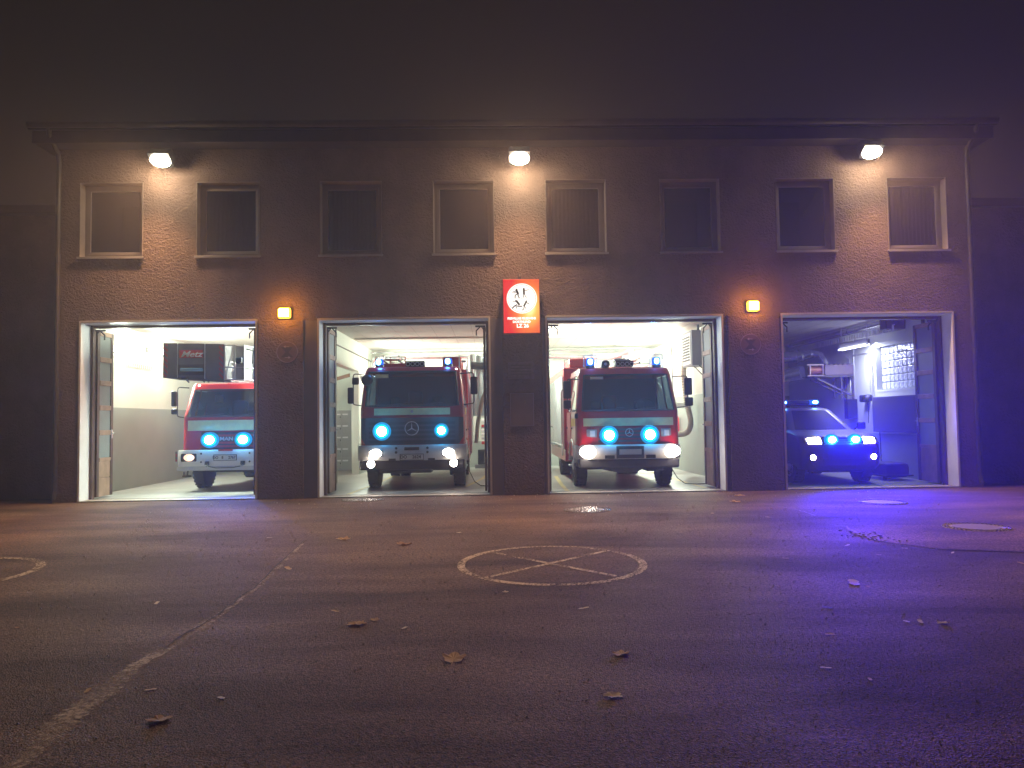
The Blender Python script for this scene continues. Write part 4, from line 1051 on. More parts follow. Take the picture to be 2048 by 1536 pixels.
for x0, x1 in ((-.60, -.365), (.225, .46)):
    b = MB(); b.box(x0, x1, 2.35, 2.60, lbz + .062, lbz + .18, .04); b.build('blue_dome', 'dome_lit', LB, True)
    b = MB(); disc(b, (x0 + x1) / 2, 2.335, lbz + .12, .055, .02, 18, 1.5, .9); b.build('lens', 'strobe_lens', LB, True)
    b = MB(); disc(b, (x0 + x1) / 2, 2.325, lbz + .12, .04, .02, 18, 1.6, .9); b.build('flash_tube', 'strobe_core', LB, True)
    lamp('POINT', 'bar_light', ((x0 + x1) / 2, 2.25, lbz + .16), 5, (.04, .08, 1.0), size=.05, parent=LB)

# ================================================================== lamps and signs on the front
AM = Vector((0, -0.62, -0.78))
for (x, z, dx, lab) in ((-6.90, 7.24, -.25, 'glaring halogen floodlight under the eaves above the first bay'),
                    (0.65, 7.24, 0.0, 'glaring halogen floodlight under the eaves above the red sign'),
                    (8.25, 7.33, .25, 'glaring halogen floodlight under the eaves above the fourth bay')):
    t = thing('floodlight', lab, 'floodlight', (x, -0.02, z), 0, 'floodlights under the eaves')
    b = MB(); b.box(-.05, .05, -.01, .018, -.10, .10, .004); b.tube([(0, 0, 0), (0, -.22, .03)], .018, 8); b.tube([(-.16, -.30, .03), (.16, -.30, .03)], .014, 6); b.build('bracket', 'dark_metal', t)
    h = MB(); h.prism([(-.19, .10), (-.40, .19), (-.56, .02), (-.26, -.17)], -.22, .22, 'x'); h.build('housing', 'dark_metal', t)
    l = MB(); n = 24; cv = Vector((0, -.425, -.095)); e1, e2 = Vector((1, 0, 0)), Vector((0, -.285, .175)).normalized()
    l.v = [tuple(cv + e1 * .205 * math.cos(2 * PI * k / n) + e2 * .165 * math.sin(2 * PI * k / n)) for k in range(n)] + [tuple(cv + Vector((0, -.03, -.05)) + e1 * .12 * math.cos(2 * PI * k / n) + e2 * .10 * math.sin(2 * PI * k / n)) for k in range(n)]
    l.f = [(k, (k + 1) % n, n + (k + 1) % n, n + k) for k in range(n)] + [tuple(range(n, 2 * n))]; l.build('lens', 'lamp_white', t, True)
    lamp('POINT', 'lens_glare', (0, -.52, -.19), 40, (1.0, 0.70, 0.42), size=.08, parent=t)
    lamp('SPOT', 'halogen_light', (0, -.44, -.16), 3600, (1.0, 0.54, 0.27), (dx * .6, -.52, -.85), .12, 124, .95, t)
    lamp('SPOT', 'halogen_spill', (0, -.34, -.16), 170, (1.0, 0.66, 0.42), (0, .22, -1), .06, 85, .9, t)
for (x, z, lab) in ((-4.41, 3.955, 'glowing amber lamp on the pier between first and second bay'), (5.69, 3.995, 'glowing amber lamp on the pier between third and fourth bay')):
    t = thing('amber_lamp', lab, 'lamp', (x, -0.004, z), 0, 'amber lamps on the piers')
    b = MB(); b.box(-.15, .15, -.03, 0.0, -.13, .13, .01); b.build('base', 'dark_metal', t)
    d = MB(); d.box(-.135, .135, -.14, -.031, -.115, .115, .045); d.build('cover', 'amber', t, True)
    d = MB(); d.box(-.10, .10, -.152, -.139, -.08, .08, .03); d.build('bulb_glow', 'amber_core', t, True)
    lamp('POINT', 'amber_light', (0, -.34, 0), 26, (1.0, 0.36, 0.03), size=.1, parent=t)

# illuminated sign
sx, sz = 0.655, 4.03
W, H = .385, .575
sg = thing('illuminated_sign', 'illuminated red fire brigade sign with round white emblem and white lettering', 'sign', (sx, -0.052, sz))
b = MB(); b.box(-W - .012, W + .012, -.14, 0, -H - .012, H + .012, .01); b.build('case', mat('sign_case', (.25, .02, .02), .5, var=.05), sg)
def sign_face():  # glare of the tube inside painted as an emission gradient, yellow to red
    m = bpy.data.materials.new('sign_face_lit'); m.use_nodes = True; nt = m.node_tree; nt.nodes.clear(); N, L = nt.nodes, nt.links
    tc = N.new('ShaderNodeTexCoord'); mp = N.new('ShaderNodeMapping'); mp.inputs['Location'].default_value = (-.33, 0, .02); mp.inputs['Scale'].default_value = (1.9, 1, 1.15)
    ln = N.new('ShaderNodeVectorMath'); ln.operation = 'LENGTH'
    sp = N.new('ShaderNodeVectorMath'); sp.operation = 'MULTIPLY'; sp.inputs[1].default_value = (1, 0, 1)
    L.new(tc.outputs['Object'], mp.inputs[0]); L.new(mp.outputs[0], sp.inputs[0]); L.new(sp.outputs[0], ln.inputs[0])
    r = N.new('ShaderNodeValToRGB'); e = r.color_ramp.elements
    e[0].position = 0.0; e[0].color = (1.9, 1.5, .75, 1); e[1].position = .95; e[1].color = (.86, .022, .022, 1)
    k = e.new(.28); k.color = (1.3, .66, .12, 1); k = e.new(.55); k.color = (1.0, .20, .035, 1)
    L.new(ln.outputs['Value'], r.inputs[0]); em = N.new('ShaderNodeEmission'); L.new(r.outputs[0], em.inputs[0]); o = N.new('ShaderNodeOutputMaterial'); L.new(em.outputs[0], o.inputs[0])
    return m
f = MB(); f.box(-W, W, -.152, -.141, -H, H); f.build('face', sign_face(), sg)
d = MB(); d.cyl((0.01, -.1585, .165), (0.01, -.1525, .165), .325, 48); d.build('emblem_disc', 'sign_white', sg)
r = MB(); rr = .298
r.tube([(0.01 + rr * math.cos(2 * PI * k / 48), -.1595, .165 + rr * math.sin(2 * PI * k / 48)) for k in range(48)], .0035, 4, closed=True)
r.box(.01 - rr, .01 + rr, -.1605, -.1590, .1635, .1665); r.box(.0085, .0115, -.1605, -.1590, .165 - rr, .165 + rr)
r.build('emblem_ring', 'sign_ink', sg)
def limb(mb, pts, w):
    pts = [Vector((a, b)) for a, b in pts]
    for a, b in zip(pts, pts[1:]):
        d_ = (b - a).normalized(); nn = Vector((-d_.y, d_.x)) * w / 2; a2, b2 = a - d_ * w * .3, b + d_ * w * .3
        mb.prism([tuple(a2 + nn), tuple(b2 + nn), tuple(b2 - nn), tuple(a2 - nn)], -.1625, -.160, 'y')
def head(mb, x, z, r_): mb.prism([(x + r_ * math.cos(2 * PI * k / 12), z + r_ * math.sin(2 * PI * k / 12)) for k in range(12)], -.1625, -.160, 'y')
q = MB(); o = (-.11, .27)   # figure carrying a person
head(q, -.10, .355, .022); limb(q, [(-.10, .335), (-.07, .27)], .045); limb(q, [(-.11, .33), (-.19, .30)], .014); limb(q, [(-.09, .30), (-.16, .285)], .012); limb(q, [(-.07, .27), (-.13, .235), (-.135, .18)], .02); limb(q, [(-.065, .265), (-.07, .22), (-.045, .18)], .02); q.build('emblem_figure', 'sign_ink', sg)
q = MB(); head(q, .055, .375, .018); limb(q, [(.055, .36), (.058, .265)], .042); limb(q, [(.048, .26), (.042, .185)], .014); limb(q, [(.06, .26), (.105, .185)], .012); limb(q, [(.06, .33), (.16, .35)], .012); q.build('emblem_figure', 'sign_ink', sg)
q = MB(); head(q, -.115, .115, .02); limb(q, [(-.10, .105), (-.05, .035)], .042); limb(q, [(-.12, .10), (-.19, .095)], .010); limb(q, [(-.10, .03), (-.16, -.005), (-.19, -.04)], .024); limb(q, [(-.12, .01), (-.10, -.05)], .014); limb(q, [(-.09, -.0), (-.0, -.005)], .024); q.build('emblem_figure', 'sign_ink', sg)
q = MB(); head(q, .105, .105, .016); limb(q, [(.10, .09), (.055, .005)], .034); limb(q, [(.055, 0), (.05, -.06), (.02, -.085)], .014); limb(q, [(.06, -.0), (.10, -.06)], .010); limb(q, [(.10, .08), (.17, .04)], .012); q.build('emblem_figure', 'sign_ink', sg)
M['sign_text'] = emi('sign_lettering_lit', (1.0, .95, .88), 1.5)
text('sign_lettering', 'FREIWILLIGE FEUERWEHR', .066, 'sign_text', sg, (0.0, -.156, -.265), bold=.0035, sx=.80)
text('sign_lettering', 'DORTMUND', .066, 'sign_text', sg, (0.0, -.156, -.338), bold=.0035, sx=1.0)
text('sign_lettering', 'LZ 26', .108, 'sign_text', sg, (0.02, -.156, -.425), bold=.005)
lamp('AREA', 'sign_light', (0, -.19, 0), 5, (1, .35, .15), (0, -1, 0), .7, sy=1.0, parent=sg)

t = thing('small_wall_box', 'small square alarm box on the wall just above the red sign', 'wall box', (.63, -.004, 4.71))
b = MB(); b.box(-.04, .04, -.04, 0, -.06, .06, .008); b.build('box', 'gutter', t); b = MB(); b.box(-.02, .02, -.045, -.041, -.01, .04, .002); b.build('cover', 'iron', t)
t = thing('wall_plaque', 'faint dark plaque on the middle pier below the red sign', 'plaque', (.63, -.0515, 2.66))
b = MB(); b.box(-.28, .28, -.022, 0, -.18, .18, .006); b.build('plate', mat('plaque_dark', (.19, .16, .165), .5, var=.2, vs=14), t)
b = MB(); 
for k in range(4): b.box(-.22, .22, -.026, -.0225, .10 - k * .065, .125 - k * .065)
b.build('relief', mat('plaque_relief', (.14, .12, .125), .5, var=.1), t)
t = thing('wall_cabinet', 'flat rectangular flush cabinet door on the middle pier under the plaque', 'cabinet', (.64, -.0515, 1.82))
b = MB(); b.box(-.255, .255, -.010, 0, -.355, .355, .003); b.build('frame', mat('cabinet_edge', (.30, .27, .27), .5, var=.1), t)
b = MB(); b.box(-.242, .242, -.014, -.0105, -.342, .342, .003); b.build('door', mat('cabinet_door', (.20, .165, .16), .6, var=.1), t)
b = MB(); b.box(.05, .08, -.02, -.0145, .13, .19, .003); b.build('handle', 'iron', t)

for (x, z, lab) in ((-4.36, 3.12, 'dark round arrow disc on the pier under the left amber lamp'), (5.62, 3.165, 'dark round arrow disc on the pier under the right amber lamp')):
    t = thing('round_sign', lab, 'sign', (x, -0.0515, z), 0, 'round arrow signs on the piers')
    b = MB(); b.cyl((0, 0, 0), (0, -.012, 0), .228, 40); b.build('disc', mat('disc_brown', (.17, .12, .12), .55, var=.08), t)
    b = MB(); b.tube([(.22 * math.cos(2 * PI * k / 40), -.013, .22 * math.sin(2 * PI * k / 40)) for k in range(40)], .006, 5, closed=True); b.build('rim', mat('disc_rim', (.42, .34, .32), .5, var=.05), t)
    b = MB(); b.prism([(-.13, .11), (.13, .11), (.03, 0), (.13, -.11), (-.13, -.11), (-.03, 0)], -.0145, -.0125, 'y'); b.build('hourglass_mark', mat('disc_dark', (.07, .06, .075), .6, var=0), t)
    for s, zz in ((-1, .115), (1, -.115)):
        b = MB(); b.box(-.045, .045, -.018, -.015, zz - .006, zz + .006); b.prism([(s * .075, zz), (s * .03, zz + .028), (s * .03, zz + .012), (s * .03, zz - .012), (s * .03, zz - .028)], -.019, -.016, 'y'); b.build('arrow', mat('disc_arrow', (.55, .48, .46), .5, var=0), t)

# dried flowers in a vase behind the fourth window
t = thing('flower_vase', 'small vase of white dried flowers inside the window left of the middle floodlight', 'vase', (-.28, .34, 5.30))
b = MB(); b.lathe([(.04, 0), (.06, .05), (.035, .13), (.04, .15)], (0, 0, 0), 'z', 16); b.build('vase', 'cream_wall', t, True)
st = MB(); fl_ = MB(); rnd = random.Random(4)
for k in range(26):
    a = rnd.uniform(0, 2 * PI); rr = rnd.uniform(.02, .17); zz = rnd.uniform(.20, .40)
    p = (rr * math.cos(a), rr * math.sin(a) * .5, zz); st.tube([(0, 0, .14), (p[0] * .5, p[1] * .5, .14 + (zz - .14) * .6), p], .002, 4)
    fl_.lathe([(.002, -.010), (.011, 0), (.002, .010)], p, 'z', 7)
st.build('stems', 'brown_wood', t); tag(fl_.build('flowers', mat('white_flower', (.9, .85, .75), .6, var=0), t), kind='stuff')

# ================================================================== yard: manholes, marks, cracks, leaves
def manhole(x, y, r, lab, pale, rz=0):
    t = thing('manhole_cover', lab, 'manhole cover', (x, y, 0), rz, 'manhole covers in the yard')
    b = MB(); n = 48
    b.lathe([(r, -.01), (r, .007), (r * .93, .009), (r * .925, .002)], (0, 0, 0), 'z', n); b.build('frame', 'iron', t, True)
    b = MB(); b.lathe([(r * .925, -.01), (r * .925, .0045)], (0, 0, 0), 'z', n); b.build('joint', 'iron_dark', t)
    b = MB(); b.lathe([(r * .86, 0), (r * .86, .010), (r * .80, .011), (r * .79, .006)], (0, 0, 0), 'z', n); c = b.build('cover', 'iron', t, True)
    b = MB(); b.lathe([(r * (.62 if not pale else .70), 0), (r * (.62 if not pale else .70), .0125)], (0, 0, 0), 'z', n); b.build('infill', 'concrete_lid' if pale else 'iron', c)
    s = MB(); rnd = random.Random(int(abs(x) * 100))
    for ring, nn in ((.965, 44), (.83, 40), (.74, 32)):
        if pale and ring < .8: continue
        for k in range(nn):
            a = 2 * PI * k / nn; ca, sa = math.cos(a), math.sin(a); w = r * .022
            s.add([(r * ring * ca + u * ca * w * .8 - v_ * sa * w, r * ring * sa + u * sa * w * .8 + v_ * ca * w, h) for h in (.005, .018) for (u, v_) in ((-1, -1), (1, -1), (1, 1), (-1, 1))],
                  [(4, 5, 6, 7), (0, 1, 5, 4), (1, 2, 6, 5), (2, 3, 7, 6), (3, 0, 4, 7)])
    if not pale:
        for k in range(70):
            a, q = rnd.uniform(0, 2 * PI), r * .58 * math.sqrt(rnd.random()); cx_, cy_ = q * math.cos(a), q * math.sin(a); w = r * .03
            s.box(cx_ - w, cx_ + w, cy_ - w * .6, cy_ + w * .6, .012, .021)
    tag(s.build('studs', 'galv' if not pale else 'iron', c), kind='stuff')
manhole(-2.70, -.50, .435, 'patterned iron manhole cover right in front of the second bay', False)
manhole(1.64, -2.97, .42, 'patterned iron manhole cover in the yard in front of the third bay', False)
manhole(7.07, -2.63, .425, 'pale filled manhole cover in front of the fourth bay', True)
manhole(6.75, -5.87, .43, 'pale filled manhole cover with a dark rim, nearest the right edge', True)

def ring_mark(name, lab, cx, cy, rx, ry, wd, m, spokes):
    b = MB(); n = 96
    b.grid([[(cx + (rx - q) * math.cos(2 * PI * k / n), cy + (ry - q) * math.sin(2 * PI * k / n), .004) for k in range(n + 1)] for q in (0, wd)])
    for (x0, y0, x1, y1) in spokes:
        d_ = Vector((x1 - x0, y1 - y0, 0)).normalized(); nn = Vector((-d_.y, d_.x, 0)) * wd * .38
        a, c = Vector((x0, y0, .0075)), Vector((x1, y1, .0075)); b.add([a + nn, a - nn, c - nn, c + nn], [(0, 1, 2, 3)])
    return tag(b.build(name, m), lab, kind='structure')
ring_mark('painted_circle', 'worn white painted circle with a cross on the asphalt', .635, -7.93, 1.045, 1.17, .085, 'worn_paint', [(1.40, -7.18, -.10, -8.68), (-.01, -7.19, 1.23, -8.73)])
ring_mark('painted_circle', 'faint painted circle cut by the left edge of the picture', -6.1, -7.95, 1.04, 1.12, .10, 'worn_faint', [])

def ribbon(name, lab, pts, m, z=.004, seed=1, kind='structure', sub=8, jit=.015):
    rnd = random.Random(seed); rows = []
    P = []
    for (a, b) in zip(pts, pts[1:]):
        for k in range(sub): t_ = k / sub; P.append([a[i] + (b[i] - a[i]) * t_ for i in range(3)])
    P.append(list(pts[-1]))
    for i, p in enumerate(P):
        q = P[min(i + 1, len(P) - 1)]; o_ = P[max(i - 1, 0)]; d_ = Vector((q[0] - o_[0], q[1] - o_[1], 0)).normalized(); nn = Vector((-d_.y, d_.x, 0))
        w = p[2] / 2 * rnd.uniform(.6, 1.3); j = rnd.uniform(-jit, jit)
        c = Vector((p[0], p[1], z)) + nn * j; rows.append([c - nn * w, c + nn * w])
    b = MB(); b.grid(rows); return tag(b.build(name, m), lab, kind=kind)
ribbon('asphalt_seam', 'pale gritty seam running towards the camera', [(-2.57, -5.86, .05), (-2.32, -8.78, .06), (-2.30, -9.96, .07), (-2.33, -10.5, .11), (-2.34, -10.94, .11), (-2.39, -11.27, .10), (-2.36, -11.6, .14), (-2.35, -11.83, .17), (-2.34, -12.22, .16), (-2.27, -12.66, .11), (-2.25, -13.0, .08)], 'dust', .004, 3, sub=40, jit=.008)
ribbon('asphalt_crack', 'thin dark crack beside the seam', [(-2.60, -5.9, .012), (-2.34, -8.8, .014), (-2.33, -10.0, .014), (-2.37, -10.9, .016)], 'crack', .0075, 5)
pt = MB(); pt.add([(4.98, -5.62, .005), (5.4, -5.5, .005), (6.6, -5.62, .005), (12.5, -5.9, .005), (12.5, -8.3, .005), (6.10, -7.85, .005), (5.25, -7.55, .005), (4.86, -6.9, .005), (4.84, -6.2, .005)], [tuple(range(9))])
tag(pt.build('asphalt_patch', 'asphalt_patch'), 'smoother repaired patch of asphalt on the right', kind='structure')
ribbon('asphalt_crack', 'long dark crack towards the right manhole', [(5.24, -4.40, .02), (5.9, -4.95, .022), (6.45, -5.40, .03)], 'crack', .009, 7)
ribbon('asphalt_crack', 'edge of the upper patch', [(4.85, -2.3, .01), (5.15, -3.51, .016), (5.12, -4.33, .02)], 'crack_lip', .009, 8)
ribbon('asphalt_crack', 'edge of the repaired patch', [(4.88, -5.41, .015), (5.04, -5.54, .02), (4.95, -5.9, .03), (4.91, -6.26, .03)], 'crack_lip', .010, 9)
ribbon('asphalt_crack', 'edge of the repaired patch beyond', [(4.84, -6.8, .02), (4.98, -7.5, .02), (6.06, -7.83, .015), (7.2, -7.95, .012)], 'crack', .010, 10)
ribbon('asphalt_crack', 'short pale crack right of the patterned cover', [(2.55, -3.35, .012), (3.22, -3.92, .014)], 'crack_lip', .0075, 11)
# broken bits at the patch corner
b = MB(); rnd = random.Random(12)
for k in range(60):
    x, y = rnd.gauss(4.88, .12), rnd.gauss(-6.55, .28); r_ = rnd.uniform(.008, .024); h = rnd.uniform(.003, .009); a0_ = rnd.uniform(0, 6)
    P = [(x + r_ * rnd.uniform(.6, 1.2) * math.cos(a0_ + q), y + r_ * rnd.uniform(.6, 1.2) * math.sin(a0_ + q)) for q in (0, 1.2, 2.4, 3.7, 5.0)]
    b.prism(P, .004, .006 + h, 'z')
tag(b.build('asphalt_debris', 'crack_lip'), 'loose broken asphalt bits at the corner of the patch', 'debris', kind='stuff')
# grit all over the yard
b = MB(); rnd = random.Random(21)
for k in range(900):
    y = -13 + 13.0 * rnd.random() ** 0.8; x = rnd.uniform(-7, 9) * (.35 + .65 * (y + 16.5) / 16.5); r_ = rnd.uniform(.002, .007) * (1 + (y + 13) * .12)
    b.add([(x - r_, y - r_, .001), (x + r_, y - r_ * .6, .001), (x + r_ * .4, y + r_, .001), (x, y, .001 + r_ * 1.3)], [(0, 1, 3), (1, 2, 3), (2, 0, 3)])
tag(b.build('grit', mat('pale_grit', (.5, .45, .38), .5, var=.2)), 'pale specks of grit scattered on the asphalt', 'grit', kind='stuff')

import numpy as np
rs = np.random.RandomState(5); NS = 42000
yy = -13.4 + 9.5 * rs.rand(NS) ** 1.7; xx = (rs.rand(NS) * 2 - 1) * (yy + 16.54) * .72 + (yy + 16.54) * .026
r_ = (.0022 + .0042 * rs.rand(NS) ** 2) * (1 + .03 * (yy + 13.4)); hh = r_ * (.35 + .5 * rs.rand(NS)); aa = rs.rand(NS) * 6.28
V = np.zeros((NS, 4, 3))
for k in range(3):
    V[:, k, 0] = xx + r_ * np.cos(aa + k * 2.1); V[:, k, 1] = yy + r_ * np.sin(aa + k * 2.1); V[:, k, 2] = -.001
V[:, 3, 0] = xx; V[:, 3, 1] = yy; V[:, 3, 2] = hh
F = np.array([[0, 1, 3], [1, 2, 3], [2, 0, 3]]); F = (F[None] + 4 * np.arange(NS)[:, None, None]).reshape(-1, 3)
me = bpy.data.meshes.new('asphalt_chippings'); me.from_pydata(V.reshape(-1, 3).tolist(), [], F.tolist())
me.materials.append(mat('chippings', (.17, .125, .10), .5, var=.6, vs=60, spec=.35)); co = bpy.data.objects.new('asphalt_chippings', me); scn.collection.objects.link(co)
tag(co, 'coarse stone chippings standing out of the near asphalt', 'chippings', kind='stuff')

def leaf_mesh(seed, lobed=True, curl=.35, L=1.0):
    rnd = random.Random(seed); n = 28 if lobed else 16; out = []
    for k in range(n):
        a = 2 * PI * k / n
        if lobed: r_ = .30 + .20 * abs(math.cos(2.5 * a)) ** .7 + rnd.uniform(-.03, .03)
        else: r_ = .5 * (.38 + .62 * abs(math.cos(a)) ** 1.3) * rnd.uniform(.92, 1.05)
        x, y = r_ * math.cos(a), r_ * math.sin(a) * (.85 if lobed else .7)
        z = curl * (abs(y) ** 1.4) * rnd.uniform(.7, 1.4) + curl * .5 * (abs(x)) ** 2 * rnd.uniform(.4, 1.6) + (.05 * math.sin(5 * a + seed) if lobed else 0)
        out.append((x * L, y * L, z * L + .01))
    mid = [(p[0] * .5, p[1] * .5, p[2] * .35 + .015 * L * (1 if i % 2 else 0)) for i, p in enumerate(out)]
    b = MB(); o = len(b.v); b.v += [(0, 0, .012)] + mid + out
    for k in range(n):
        j = (k + 1) % n; b.f.append((0, 1 + k, 1 + j)); b.f.append((1 + k, 1 + n + k, 1 + n + j, 1 + j))
    b.tube([(0, 0, .02), (-.3 * L, .02, .03 * L), (-.62 * L, .05 * L, .05 * L)], .012 * L, 4)
    return b
def leaf_translucent(k):
    m = M[k]; nt = m.node_tree; b_ = nt.nodes['Principled BSDF']; t_ = nt.nodes.new('ShaderNodeBsdfTranslucent'); mx = nt.nodes.new('ShaderNodeMixShader'); mx.inputs[0].default_value = .45
    o_ = [n_ for n_ in nt.nodes if n_.type == 'OUTPUT_MATERIAL'][0]; t_.inputs[0].default_value = {'leaf_a': (.5, .32, .16, 1), 'leaf_b': (.30, .14, .06, 1), 'leaf_c': (.6, .55, .38, 1)}[k]
    nt.links.new(b_.outputs[0], mx.inputs[1]); nt.links.new(t_.outputs[0], mx.inputs[2]); nt.links.new(mx.outputs[0], o_.inputs[0])
for k in ('leaf_a', 'leaf_b', 'leaf_c'): leaf_translucent(k)
LM = {}
for sd in range(4): LM['L%d' % sd] = leaf_mesh(sd + 1, True, .75).mesh('fallen_leaf', 'leaf_a')
for sd in range(3): LM['S%d' % sd] = leaf_mesh(sd + 11, False, .45).mesh('fallen_leaf', 'leaf_a')
mats = {'a': 'leaf_a', 'b': 'leaf_b', 'c': 'leaf_c', 'd': 'leaf_d'}
leaves = [  # x, y, size, kind, colour, label
 (-1.82, -12.26, .085, 'L0', 'b', 'curled reddish brown leaf at the bottom left'),
 (-.28, -11.30, .115, 'L1', 'a', 'big crumpled tan leaf at the bottom just left of the middle'),
 (.85, -11.28, .082, 'L2', 'a', 'crumpled tan leaf below the painted circle, right of the middle'),
 (.67, -12.06, .07, 'L3', 'c', 'ragged pale leaf nearest the bottom edge, right of the middle'),
 (-2.08, -11.77, .045, 'S0', 'a', 'small oval leaf above the curled brown leaf at bottom left'),
 (-2.46, -11.76, .045, 'S1', 'a', 'small oval leaf lying on the pale seam, bottom left'),
 (-1.60, -11.94, .04, 'S2', 'c', 'thin pale leaf standing edge up, bottom left'),
 (-1.09, -10.36, .10, 'L3', 'a', 'crumpled tan leaf of a pair below left of the painted circle'),
 (-.97, -10.24, .055, 'L0', 'a', 'smaller leaf beside the crumpled one, below left of the painted circle'),
 (-.70, -10.50, .045, 'S0', 'c', 'small pale leaf right of the crumpled pair'),
 (-1.35, -9.92, .055, 'S1', 'a', 'narrow leaf above the crumpled pair, left of the circle'),
 (.75, -10.0, .06, 'S2', 'c', 'narrow pale leaf just below the painted circle'),
 (3.41, -9.24, .155, 'S0', 'a', 'long pale leaf with a stalk in the right half of the yard'),
 (3.46, -9.42, .05, 'S1', 'b', 'dull brown leaf just below the long stalked leaf'),
 (2.76, -10.14, .06, 'S2', 'd', 'black upturned leaf right of the middle'),
 (3.16, -10.63, .045, 'S0', 'c', 'left one of two pale leaves lying end to end on the right'),
 (3.26, -10.64, .06, 'S1', 'c', 'right one of two pale leaves lying end to end on the right'),
 (3.40, -10.70, .055, 'L2', 'c', 'small jagged pale leaf right of the two end to end leaves'),
 (2.43, -10.93, .05, 'S2', 'a', 'small tan leaf in the lower right of the yard'),
 (2.08, -11.66, .045, 'S0', 'c', 'pale narrow leaf low in the right half, near the bottom'),
 (2.25, -11.89, .035, 'S1', 'a', 'tiny leaf closest to the bottom edge on the right'),
 (-2.27, -7.93, .09, 'S2', 'a', 'pinkish leaf right of the seam, half way to the gates'),
 (-2.06, -5.88, .13, 'L1', 'a', 'tan leaf in front of the second bay, left one of three'),
 (-1.17, -6.41, .13, 'L2', 'b', 'brown leaf in front of the second bay, nearest the circle'),
 (-.50, -5.47, .07, 'S0', 'c', 'pale leaf between the circle and the second bay'),
 (3.63, -3.78, .07, 'S1', 'a', 'leaf beyond the patterned cover in front of the third bay'),
 (4.34, -4.41, .10, 'S2', 'c', 'pale oblong leaf in front of the pier right of the third bay'),
 (4.53, -2.12, .13, 'L0', 'a', 'leaf near the foot of the pier right of the third bay, lower one'),
 (4.98, -1.04, .14, 'L3', 'a', 'leaf closest to the foot of the pier right of the third bay'),
 (7.70, -1.12, .14, 'S0', 'd', 'dark leaf on the ground just outside the fourth bay'),
 (4.33, -7.14, .06, 'S1', 'c', 'small pale leaf just left of the broken patch corner'),
 (4.37, -7.82, .045, 'S2', 'a', 'small tan leaf below the broken patch corner'),
 (4.88, -7.43, .05, 'S0', 'c', 'small pale leaf on the lower edge of the patch'),
 (5.25, -7.78, .05, 'S1', 'c', 'pale leaf inside the right part of the repaired patch'),
 (5.57, -8.47, .07, 'S2', 'a', 'leaf at the very right edge of the picture'),
 (3.26, -7.92, .05, 'S0', 'a', 'small leaf right of the painted circle'),
 (-3.80, -10.24, .045, 'S1', 'b', 'tiny brown leaf near the left edge'),
 (-3.03, -9.48, .05, 'S2', 'c', 'pale scrap left of the seam'),
 (-.84, -.02, .10, 'L1', 'a', 'leaf at the threshold of the second bay'),
 (.10, -9.33, .04, 'L0', 'c', 'small yellow green leaf touching the lower rim of the painted circle'),
 (-3.14, -5.61, .05, 'S0', 'c', 'pale speck sized leaf near the far end of the seam'),
]
rnd = random.Random(8)
for (x, y, s_, kd, cl, lab) in leaves:
    me = LM[kd]; o = bpy.data.objects.new('fallen_leaf', me); scn.collection.objects.link(o)
    o.location = (x, y, .004); o.scale = (s_ * 1.7, s_ * 1.7, s_ * .55); o.rotation_euler = (rnd.uniform(-.08, .08), rnd.uniform(-.08, .08), rnd.uniform(0, 6.28))
    o.material_slots[0].link = 'OBJECT'; o.material_slots[0].material = M[mats[cl]]
    tag(o, lab, 'leaf', 'fallen leaves on the yard')

# ================================================================== things inside the bays
def tube_lamp(x, y0, y1, z, m, power, lab, nx, hang=False, col=(.88, 1, .82)):
    t = thing('fluorescent_lamp', lab, 'lamp', (x, (y0 + y1) / 2, z), 0, 'fluorescent lamps in the bays'); h = (y1 - y0) / 2
    b = MB(); b.box(-.03, .03, -h, h, -.06, .06, .008)
    if hang: b.tube([(0, -h + .1, .06), (0, -h + .1, ZC - z)], .008, 5); b.tube([(0, h - .1, .06), (0, h - .1, ZC - z)], .008, 5)
    b.build('fitting', 'truck_white', t)
    for dz in (-.035, .035):
        q = MB(); q.tube([(nx * .055, -h + .03, dz), (nx * .055, h - .03, dz)] if not hang else [(dz * 1.4, -h + .03, -.085), (dz * 1.4, h - .03, -.085)], .018, 8); q.build('tube', m, t, True)
        for yy in (-h, h - .03): q = MB(); q.box(nx * .03, nx * .075, yy, yy + .03, dz - .02, dz + .02) if not hang else q.box(dz * 1.4 - .02, dz * 1.4 + .02, yy, yy + .03, -.105, -.061); q.build('socket', 'truck_white', t)
    lamp('AREA', 'tube_light', (nx * .12, 0, 0) if not hang else (0, 0, -.13), power * (3.4 if hang else 2.0), col, (nx, 0, -.25) if not hang else (.25, 0, -1), .12, sy=2 * h, parent=t)
    return t
tl = tube_lamp(XL + .035, 2.0, 2.95, 3.46, 'tube_white', 120, 'bright tube lamp on the left wall of the first bay, front one', 1)
tube_lamp(XL + .035, 4.1, 5.6, 3.62, 'tube_white', 190, 'bright tube lamp on the left wall of the first bay, rear one', 1)
tube_lamp(-4.36, 1.6, 3.1, 3.3, 'tube_white', 240, 'bright tube lamp on the first bay side of the pier beside the second bay', -1)
tube_lamp(-4.06, 7.5, 9.0, 3.0, 'tube_white', 150, 'bright tube lamp on the wall behind the second bay engine', 1)
tube_lamp(.32, 8.65, 8.95, 3.2, 'tube_white', 40, 'short tube lamp on the column between the middle bays', -1)
tube_lamp(5.68, 5.3, 6.3, 3.55, 'tube_white', 330, 'bright tube lamp on the right wall of the third bay beyond the grey heater', -1)
tube_lamp(5.68, 7.0, 8.4, 3.45, 'tube_white', 300, 'bright tube lamp on the right wall of the third bay, rear one', -1)
tube_lamp(1.0, 3.6, 5.2, 3.95, 'tube_white', 260, 'bright tube lamp under the ceiling between the two middle engines', 1)
